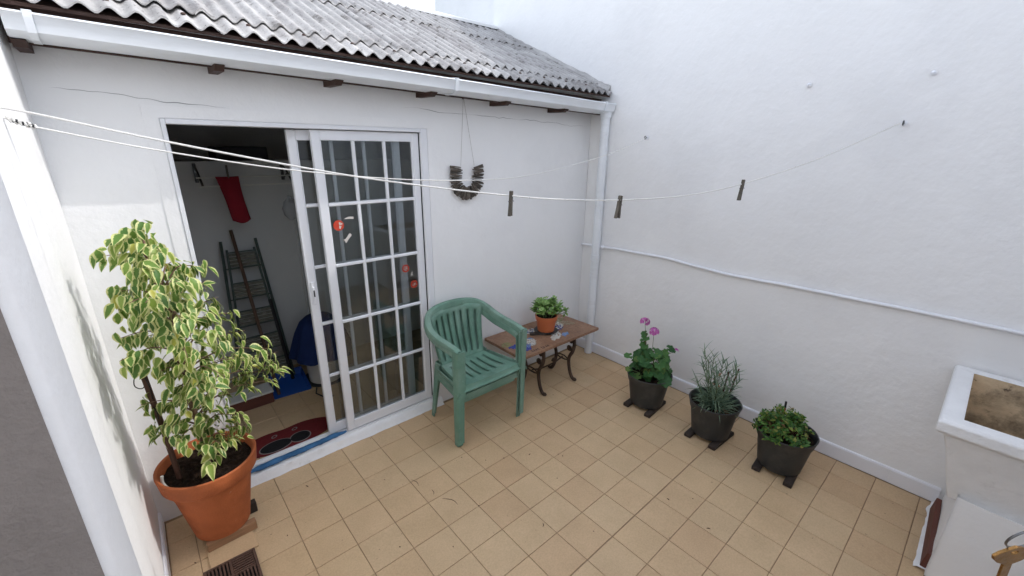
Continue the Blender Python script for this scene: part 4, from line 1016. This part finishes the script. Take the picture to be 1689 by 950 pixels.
for q in range(46):
    a = random.uniform(0, 6.283); r = .128*math.sqrt(random.random()); hgt = (.085*(1-(r/.16)**2)+.035)*random.uniform(.75, 1.35)
    tip = Vector((r*math.cos(a)+.004, r*math.sin(a), hgt)); b0 = Vector((tip.x*.45, tip.y*.45, -.005)); stm.tube([b0, b0.lerp(tip, .6)+Vector((0, 0, .012)), tip], .0024, 5)
    for k_ in range(9):
        th = k_*2.39; e = Vector((math.cos(th), math.sin(th), random.uniform(-.1, .9))); place(m, random.choice(sl_), tip+Vector((0, 0, .006*k_-.03)), e, Vector((0, 0, 1))+rvec()*.4, random.uniform(.75, 1.1)*(1.0-.04*k_))
for p in ((.13, -.07, .045), (.15, -.085, .05), (.145, -.075, .015)):
    for k_ in range(7): place(m, sl_[1], Vector(p)+rvec()*.010, rvec(), (0, 0, 1), .8)
    stm.tube([(.08, -.04, .01), p], .002, 5)
stuff(m.build('foliage', 'succ', SU, 'all')); stm.build('stems', 'stem', SU, True)

# ------------------------------------------------------------------ things on the door sill and in the laundry room
m = MB(); N = 44; pts = []; rs = []
for i in range(N+1):
    t = i/N; x = -.12+.585*t; pts.append((x, .000+.006*nval(x*9, 3)+.014*t, .075+.003*nval(x*12, 7))); rs.append((.0195+.004*nval(x*16, 1))*min(1, .35+6*t, .35+5*(1-t)))
m.tube(pts, rs, 14, True, .7)
vs = m.v; m.v = [(x, y+.004*nval(x*40, y*120, z*120), z+.003*nval(x*50, z*150, y*99)) for x, y, z in vs]
o = m.build('rolled_rag', 'blue_rag', None, True); tag(o, 'blue rag rolled up along the sliding door sill', 'cloth')
FZ = .0525
MA = thing('door_mat', 'dark red lobed doormat with two black ovals inside the doorway', 'mat', (.16, .22, FZ))
ol = []
for k_ in range(64):
    a = 2*math.pi*k_/64; r = 1+.10*math.cos(2*a)-.16*math.exp(-((a-math.pi/2)/.35)**2)
    ol.append((.265*r*math.cos(a)*(1.02), .135*r*math.sin(a)+.005))
MB().poly(ol, 0, .007).build('mat_body', 'matred', MA)
def oval(cx, cy, rx, ry, rot, z0_, z1_, mat, nm, inner=0):
    m = MB(); n = 36; c, s_ = math.cos(rot), math.sin(rot); P_ = [(cx+rx*math.cos(6.2832*k_/n)*c-ry*math.sin(6.2832*k_/n)*s_, cy+rx*math.cos(6.2832*k_/n)*s_+ry*math.sin(6.2832*k_/n)*c) for k_ in range(n)]
    if inner:
        Q = [(cx+(x-cx)*inner, cy+(y-cy)*inner) for x, y in P_]; m.add([(x, y, z1_) for x, y in P_+Q], [(k_, (k_+1) % n, n+(k_+1) % n, n+k_) for k_ in range(n)])
    else: m.poly(P_, z0_, z1_)
    return m.build(nm, mat, MA)
for cx, cy, rx, ry in ((-.085, -.048, .090, .052), (.062, -.045, .058, .050)):
    oval(cx, cy, rx+.007, ry+.007, .06, .007, .0082, 'matgrey', 'piping'); oval(cx, cy, rx, ry, .06, .0082, .0094, 'matblack', 'oval_patch')
for cx, cy in ((-.07, .058), (.055, .062)): oval(cx, cy, .020, .014, .5, 0, .0082, 'matgrey', 'small_ring', .6)
DP = thing('dustpan', 'bright blue plastic dustpan lying on the laundry floor', 'dustpan', (.345, .88, FZ), R(-4))
m = MB(); w_, d_ = .125, .13
m.add([(-w_, -d_, .002), (w_, -d_, .002), (w_*.92, d_, .030), (-w_*.92, d_, .030)], [(0, 1, 2, 3)])
m.add([(-w_, -d_, .002), (-w_*.92, d_, .030), (-w_*.98, d_+.01, .085), (-w_*1.06, -d_, .012)], [(0, 1, 2, 3)]); m.add([(w_, -d_, .002), (w_*.92, d_, .030), (w_*.98, d_+.01, .085), (w_*1.06, -d_, .012)], [(0, 1, 2, 3)])
m.add([(-w_*.92, d_, .030), (w_*.92, d_, .030), (w_*.98, d_+.01, .085), (-w_*.98, d_+.01, .085)], [(0, 1, 2, 3)])
solidify(m.build('pan', 'blue_plastic', DP), .004); MB().box(-.016, .016, d_, d_+.12, .05, .068, .004).build('grip', 'blue_plastic', DP)
BK = thing('storage_drum', 'off white round drum under a navy cover inside the laundry room', 'drum', (.62, .86, FZ))
MB().lathe([(.118, 0), (.125, .006), (.140, .27), (.145, .275), (.145, .30), (.138, .30), (.136, .27)], 36, closed=True).build('drum_body', 'whiteplastic', BK, 35)
MB().box(-.06, .01, -.146, -.138, .10, .17, .002).build('drum_label', 'stickerw', BK)
o = MB().lathe([(.235, .235), (.205, .34), (.175, .43), (.14, .50), (.09, .545), (.03, .565), (0, .567)], 48, (0, 0, 0), False, lambda th, i: (.07*math.sin(th*5+.6)+.04*math.sin(th*11))*(1-i/6)).build('drum_cover', 'blue_cloth', None, True, (.62, .86, FZ)); tag(o, 'navy blue cloth cover draped over the white drum', 'cover')
o = MB().lathe([(.10, 0), (.15, .004), (.175, .03), (.17, .034), (.145, .01), (0, .010)], 28).build('drip_tray', 'blackpot', None, True, (.62, .86, FZ-.0025)); o.scale = (1, 1, .3); tag(o, 'dark shallow tray below the white drum', 'tray')
PL = thing('planter_box', 'low brown planter box on the laundry floor behind the fig', 'planter', (.05, .80, FZ))
MB().box(-.17, .15, -.075, .075, 0, .085, .006).build('planter_body', 'plank', PL); MB().box(-.176, .156, -.081, .081, .0855, .100, .004).build('planter_rim', 'whiteplastic', PL)
# step ladder leaning on the inner wall
LD = thing('step_ladder', 'dark green step ladder with paint splashed slatted treads leaning inside', 'ladder', (.235, 1.0, FZ))
LR = math.atan2(.205, 1.15); LD.rotation_euler = (-LR, 0, 0)
for s_ in (-1, 1):
    m = MB(); m.tube([(s_*.185, 0, .010), (s_*.112, 0, 1.165)], .010, 8); m.build('rail', 'ladder', LD, True); m = MB(); m.tube([(s_*.155, -.035, .012), (s_*.088, -.02, 1.10)], .008, 8); m.build('rear_rail', 'ladder', LD, True)
for k_, zc in enumerate((.16, .365, .575, .79, 1.02)):
    hw = .185-.073*zc/1.165-.024
    fr_ = MB(); h_ = .062
    fr_.box(-hw, hw, -.030, -.018, zc-h_, zc-h_+.010); fr_.box(-hw, hw, -.030, -.018, zc+h_-.010, zc+h_); fr_.box(-hw, -hw+.010, -.030, -.018, zc-h_+.0105, zc+h_-.0105); fr_.box(hw-.010, hw, -.030, -.018, zc-h_+.0105, zc+h_-.0105)
    tr_ = fr_.build('tread', 'ladder', LD)
    for q in range(4):
        zz = zc-h_+.022+q*.0265; MB().box(-hw+.011, hw-.011, -.034, -.020, zz-.009, zz+.011, .001).build('slat', 'slat', tr_)
    MB().tube([(-hw-.02, -.012, zc-h_), (hw+.02, -.012, zc-h_)], .005, 6).build('rung', 'ladder', LD)
o = MB().tube([(.20, 1.205, 1.275), (.225, 1.00, .66), (.25, .80, .06)], .012, 8).build('broom_handle', 'broom', None, True); tag(o, 'brown wooden broom handle leaning across the step ladder', 'broom handle')
o = MB().tube([(.352, 1.09, .735), (.375, 1.02, .40), (.395, .95, .056)], .013, 8).build('black_pole', 'tie', None, True); tag(o, 'short black pole leaning beside the step ladder', 'pole')
# drying rack
RK = thing('drying_rack', 'white wall mounted drying rack with two rails in the laundry room', 'rack', (.34, 1.245, 1.64))
for x in (-.275, .275):
    m = MB(); m.box(x-.010, x+.010, -.012, .004, -.02, .11, .002); m.tube([(x, -.01, .10), (x, -.12, .055), (x, -.262, -.025)], .007, 6); m.tube([(x, -.01, -.01), (x, -.12, .03)], .006, 6); m.build('bracket', 'steel', RK)
for y, z in ((-.225, .025), (-.262, -.030)): MB().tube([(-.30, y, z), (.30, y, z)], .0045, 8).build('rail', 'whiteplastic', RK, True)
m = MB(); nx, nz3 = 10, 18; vs = []
for j in range(nz3+1):
    t = j/nz3
    for i in range(nx+1):
        u = i/nx-.5; wd = .135*(1-.24*math.sin(min(1, t*1.6)*math.pi*.5)+.06*t); cx_ = .012*t+.055*t
        vs.append((.208+cx_*.6+u*wd, 0.968+.010*math.sin(u*9+t*2)*t-.012*math.cos(u*6), 1.672-.305*t-(.012*math.cos(u*5) if t > .9 else 0)))
m.add(vs, [(j*(nx+1)+i, j*(nx+1)+i+1, (j+1)*(nx+1)+i+1, (j+1)*(nx+1)+i) for j in range(nz3) for i in range(nx)])
o = solidify(m.build('red_cloth', 'red', None, True), .003); tag(o, 'dark red cloth pegged to the drying rack in the laundry', 'cloth')
t = peg((.212, .962, 1.678), (1, 0), 0, 'grey peg holding the red cloth on the drying rack', 'indoor peg', .95); t.rotation_euler = (R(180), 0, R(90)); del t['group']
m = MB(); vs0 = []; m.lathe([(.012, .10), (.016, .085), (.05, .05), (.062, 0), (.055, -.05), (.025, -.085), (0, -.09)], 20)
m.v = [(x*(1+.35*nval(x*30, y*30, z*30)), y*.55*(1+.3*nval(x*25, z*30)), z+.012*nval(x*40, y*40, z*9)) for x, y, z in m.v]
o = m.build('plastic_bag', 'bag', None, 30, (.63, 1.20, 1.40)); tag(o, 'crumpled clear plastic bag hanging on the laundry wall', 'bag')
o = MB().tube([(.655, 1.235, 1.30), (.655, 1.235, .06)], .011, 10).build('water_pipe', 'interior', None, True); tag(o, 'thin vertical pipe on the inner laundry wall', 'pipe')
o = MB().box(.22, .56, 1.35, 1.70, 1.752, 1.86, .006).build('dark_case', 'darkbox', None); tag(o, 'dark case stored on the loft ledge of the laundry room', 'case')
o = MB().tube([(.50, .72, FZ+.006), (.47, .64, FZ+.006), (.50, .55, FZ+.006), (.56, .52, FZ+.006)], .005, 6).build('loose_cable', 'tie', None, True); tag(o, 'thin dark cable lying on the laundry floor by the drum', 'cable')

# ------------------------------------------------------------------ wash trough at the right
SKX0, SKX1, SKY1, SKY0, SZ = 2.035, XR-.012, -2.545, -3.16, .835
WS = thing('wash_trough', 'white painted concrete wash trough with stained basin at the right edge', 'sink', (2.4, -2.85, 0))
wl = WS.location
def ring(x0, x1, y0, y1, z): return [(x0-wl.x, y0-wl.y, z), (x1-wl.x, y0-wl.y, z), (x1-wl.x, y1-wl.y, z), (x0-wl.x, y1-wl.y, z)]
rings = [ring(2.175, SKX1, SKY0+.05, -2.655, .42), ring(2.135, SKX1, SKY0+.03, -2.622, .56), ring(2.085, SKX1, SKY0+.02, -2.592, .70), ring(2.060, SKX1, SKY0+.01, -2.572, .765), ring(2.043, SKX1, SKY0, -2.553, .772), ring(SKX0, SKX1, SKY0, SKY1, .782), ring(SKX0, SKX1, SKY0, SKY1, .825), ring(SKX0+.012, SKX1, SKY0+.01, SKY1-.010, SZ), ring(2.105, SKX1-.055, SKY0+.10, -2.612, SZ), ring(2.108, SKX1-.058, SKY0+.103, -2.615, SZ-.004)]
m = MB()
for r in rings: m.v += r
m.f = [(i*4+k_, i*4+(k_+1) % 4, (i+1)*4+(k_+1) % 4, (i+1)*4+k_) for i in range(len(rings)-1) for k_ in range(4)]+[(3, 2, 1, 0)]
o = m.build('trough_body', 'sill', WS, 30); fix_normals(o.data); bv = o.modifiers.new('bev', 'BEVEL'); bv.width = .007; bv.segments = 3; bv.limit_method = 'ANGLE'; bv.angle_limit = R(35)
m = MB(); rr = [ring(2.108, SKX1-.058, SKY0+.103, -2.615, SZ-.0045), ring(2.14, SKX1-.070, SKY0+.12, -2.638, .56), ring(2.20, SKX1-.11, SKY0+.15, -2.67, .47)]
for r in rr: m.v += r
m.f = [(i*4+k_, (i+1)*4+k_, (i+1)*4+(k_+1) % 4, i*4+(k_+1) % 4) for i in range(2) for k_ in range(4)]+[(8, 9, 10, 11)]
m.build('basin', 'stain', WS)
m = MB(); N = 12; vs = []
for j in range(N+1):
    z = .003+.46*j/N
    for i in range(9):
        x = 2.125+(XR-.008-2.125)*i/8; vs.append((x-wl.x, -2.682+.004*nval(x*9, z*9)-wl.y, z))
m.add(vs, [(j*9+i, j*9+i+1, (j+1)*9+i+1, (j+1)*9+i) for j in range(N) for i in range(8)])
vs = []
for j in range(N+1):
    z = .003+.46*j/N
    for i in range(9):
        y = -2.682-.43*i/8; vs.append((2.125+.010*max(0, 1-i*3)+.004*nval(y*9, z*9, 4)-wl.x, y-wl.y, z))
m.add(vs, [(j*9+i, j*9+i+1, (j+1)*9+i+1, (j+1)*9+i) for j in range(N) for i in range(8)])
m.box(2.14-wl.x, XR-.01-wl.x, -3.11-wl.y, -2.69-wl.y, .001, .44)
o = m.build('pedestal', 'plaster', WS, 40)
m = MB(); N = 20; vs = []
for i in range(N+1):
    x = 2.16+.60*i/N; vs += [(x-wl.x, -2.640+.012*nval(x*14, 3)-wl.y, .0022), (x-wl.x, -2.652-wl.y, .012), (x-wl.x, -2.690-wl.y, .016)]
m.add(vs, [(i*3+k_, (i+1)*3+k_, (i+1)*3+k_+1, i*3+k_+1) for i in range(N) for k_ in (0, 1)]); m.build('plinth', 'sill', WS, 60)
o = MB().box(-.25, .25, -.011, .011, 0, .085, .002).build('wood_strip', 'plank', None, False, (2.42, -2.664, .014)); o.rotation_euler = (R(6), 0, R(1.5)); tag(o, 'red brown wooden strip leaning against the wash trough base', 'plank')
# gate post beside the viewer carrying the key (the key itself is in view)
kp = Vector((.244, -2.587, 1.529)); vd = (kp-campos).normalized()
KY = thing('door_key', 'brass key with steel ring at the bottom right corner', 'key', kp)
kx = CX.copy(); kz = (CUP*.93-CF*.36).normalized(); ky = kz.cross(kx).normalized(); kx = ky.cross(kz)
KY.matrix_world = Matrix.Translation(kp) @ Matrix((kx, ky, kz)).transposed().to_4x4() @ Matrix.Rotation(R(-8), 4, 'Y')
n = 20; bow = [(-.0158, .003), (-.0150, -.0015), (-.011, -.006), (-.004, -.0095), (.004, -.0095), (.011, -.006), (.0165, -.001), (.0165, .0045), (.010, .010), (.003, .0122), (-.004, .0098), (-.011, .0068)]
hole = [(.0015+.0034*math.cos(-a*.5236*1), .0062+.0022*math.sin(-a*.5236)) for a in range(12)]
m = MB(); th = .0014
for s_ in (-1, 1): m.v += [(x, s_*th, z) for x, z in bow]+[(x, s_*th, z) for x, z in hole[::-1]]
# stitch bow outline to hole by nearest ordering
def stitch(off, flip):
    fs = []; j0 = min(range(12), key=lambda j: (m.v[12+j][0]-bow[0][0])**2+(m.v[12+j][2]-bow[0][1])**2)
    for i in range(12):
        a, b, c, d = i, (i+1) % 12, 12+(j0-i-1) % 12, 12+(j0-i) % 12
        a, b, c, d = off+a, off+b, off+12+(j0+i+1) % 12, off+12+(j0+i) % 12
        fs.append((a, b, c, d))
    return fs
m.f = stitch(0, 0)+stitch(24, 1)+[(i, (i+1) % 12, 24+(i+1) % 12, 24+i) for i in range(12)]+[(12+i, 12+(i+1) % 12, 36+(i+1) % 12, 36+i) for i in range(12)]
o = m.build('bow', 'brass', KY); fix_normals(o.data); 
bv = o.modifiers.new('bev', 'BEVEL'); bv.width = .0006; bv.segments = 2
m = MB(); m.box(-.0040, .0040, -.0012, .0012, -.045, -.0085, .0004); m.build('blade', 'brass', KY)
m = MB(); m.tube([(.0075+.0145*math.cos(a*.2618), -.003*math.sin(a*.2618), .0205+.0145*math.sin(a*.2618)) for a in range(25)], .0007, 6, False); m.tube([(.0082+.0145*math.cos(a*.2618), .0012-.003*math.sin(a*.2618), .0200+.0145*math.sin(a*.2618)) for a in range(4, 22)], .0007, 6, False); m.build('key_ring', 'wire', KY, True)
tipp = kp-kz*.047
GP = thing('gate_post', 'slim white gate post with brass lock holding the key, beside the viewer', 'post', (tipp.x, tipp.y, 0))
MB().box(-.017, .017, -.017, .017, 0, tipp.z-.030, .003).build('post', 'alu', GP)
MB().tube([(0, 0, tipp.z-.031), (0, 0, tipp.z+.004)], .0085, 14).build('lock_cylinder', 'brass', GP, True)
# ------------------------------------------------------------------ dry bits on the floor
m = MB()
for x, y, L, a in ((.70, -.87, .10, 1.9), (.62, -.62, .07, 1.6), (.66, -.75, .04, 1.2), (.98, -1.32, .022, .7), (1.30, -.88, .016, .2), (1.44, -1.0, .01, .4), (1.45, -1.03, .01, 1.2), (1.2, -1.0, .008, .3), (1.05, -.74, .007, 1), (1.15, -.80, .007, 2), (1.64, -1.66, .016, 1.4), (1.62, -1.9, .02, 2.1), (2.0, -2.0, .016, .1), (.13, -.24, .02, 1.8), (-.05, -.52, .008, 1), (.35, -.95, .008, 2), (.28, -.40, .007, 0), (.95, -.62, .006, 0), (1.28, -1.14, .006, 1), (1.75, -1.75, .006, 2), (-.42, -.40, .012, 2), (.55, -1.12, .006, 1), (.8, -1.0, .007, 2)):
    c, s_ = math.cos(a), math.sin(a); pts = [(x+(t-.5)*L*c+.12*L*math.sin(t*4)*s_, y+(t-.5)*L*s_-.12*L*math.sin(t*4)*c, .0022) for t in (0, .25, .5, .75, 1)]
    m.tube(pts, [.0006, .0012, .0014, .0011, .0005] if L > .03 else [.001, .0022, .0025, .002, .0008], 5)
o = m.build('dry_litter', 'debris', None); stuff(o); tag(o, 'scattered dry twigs and specks on the beige tiles', 'litter')
bpy.context.view_layer.update()
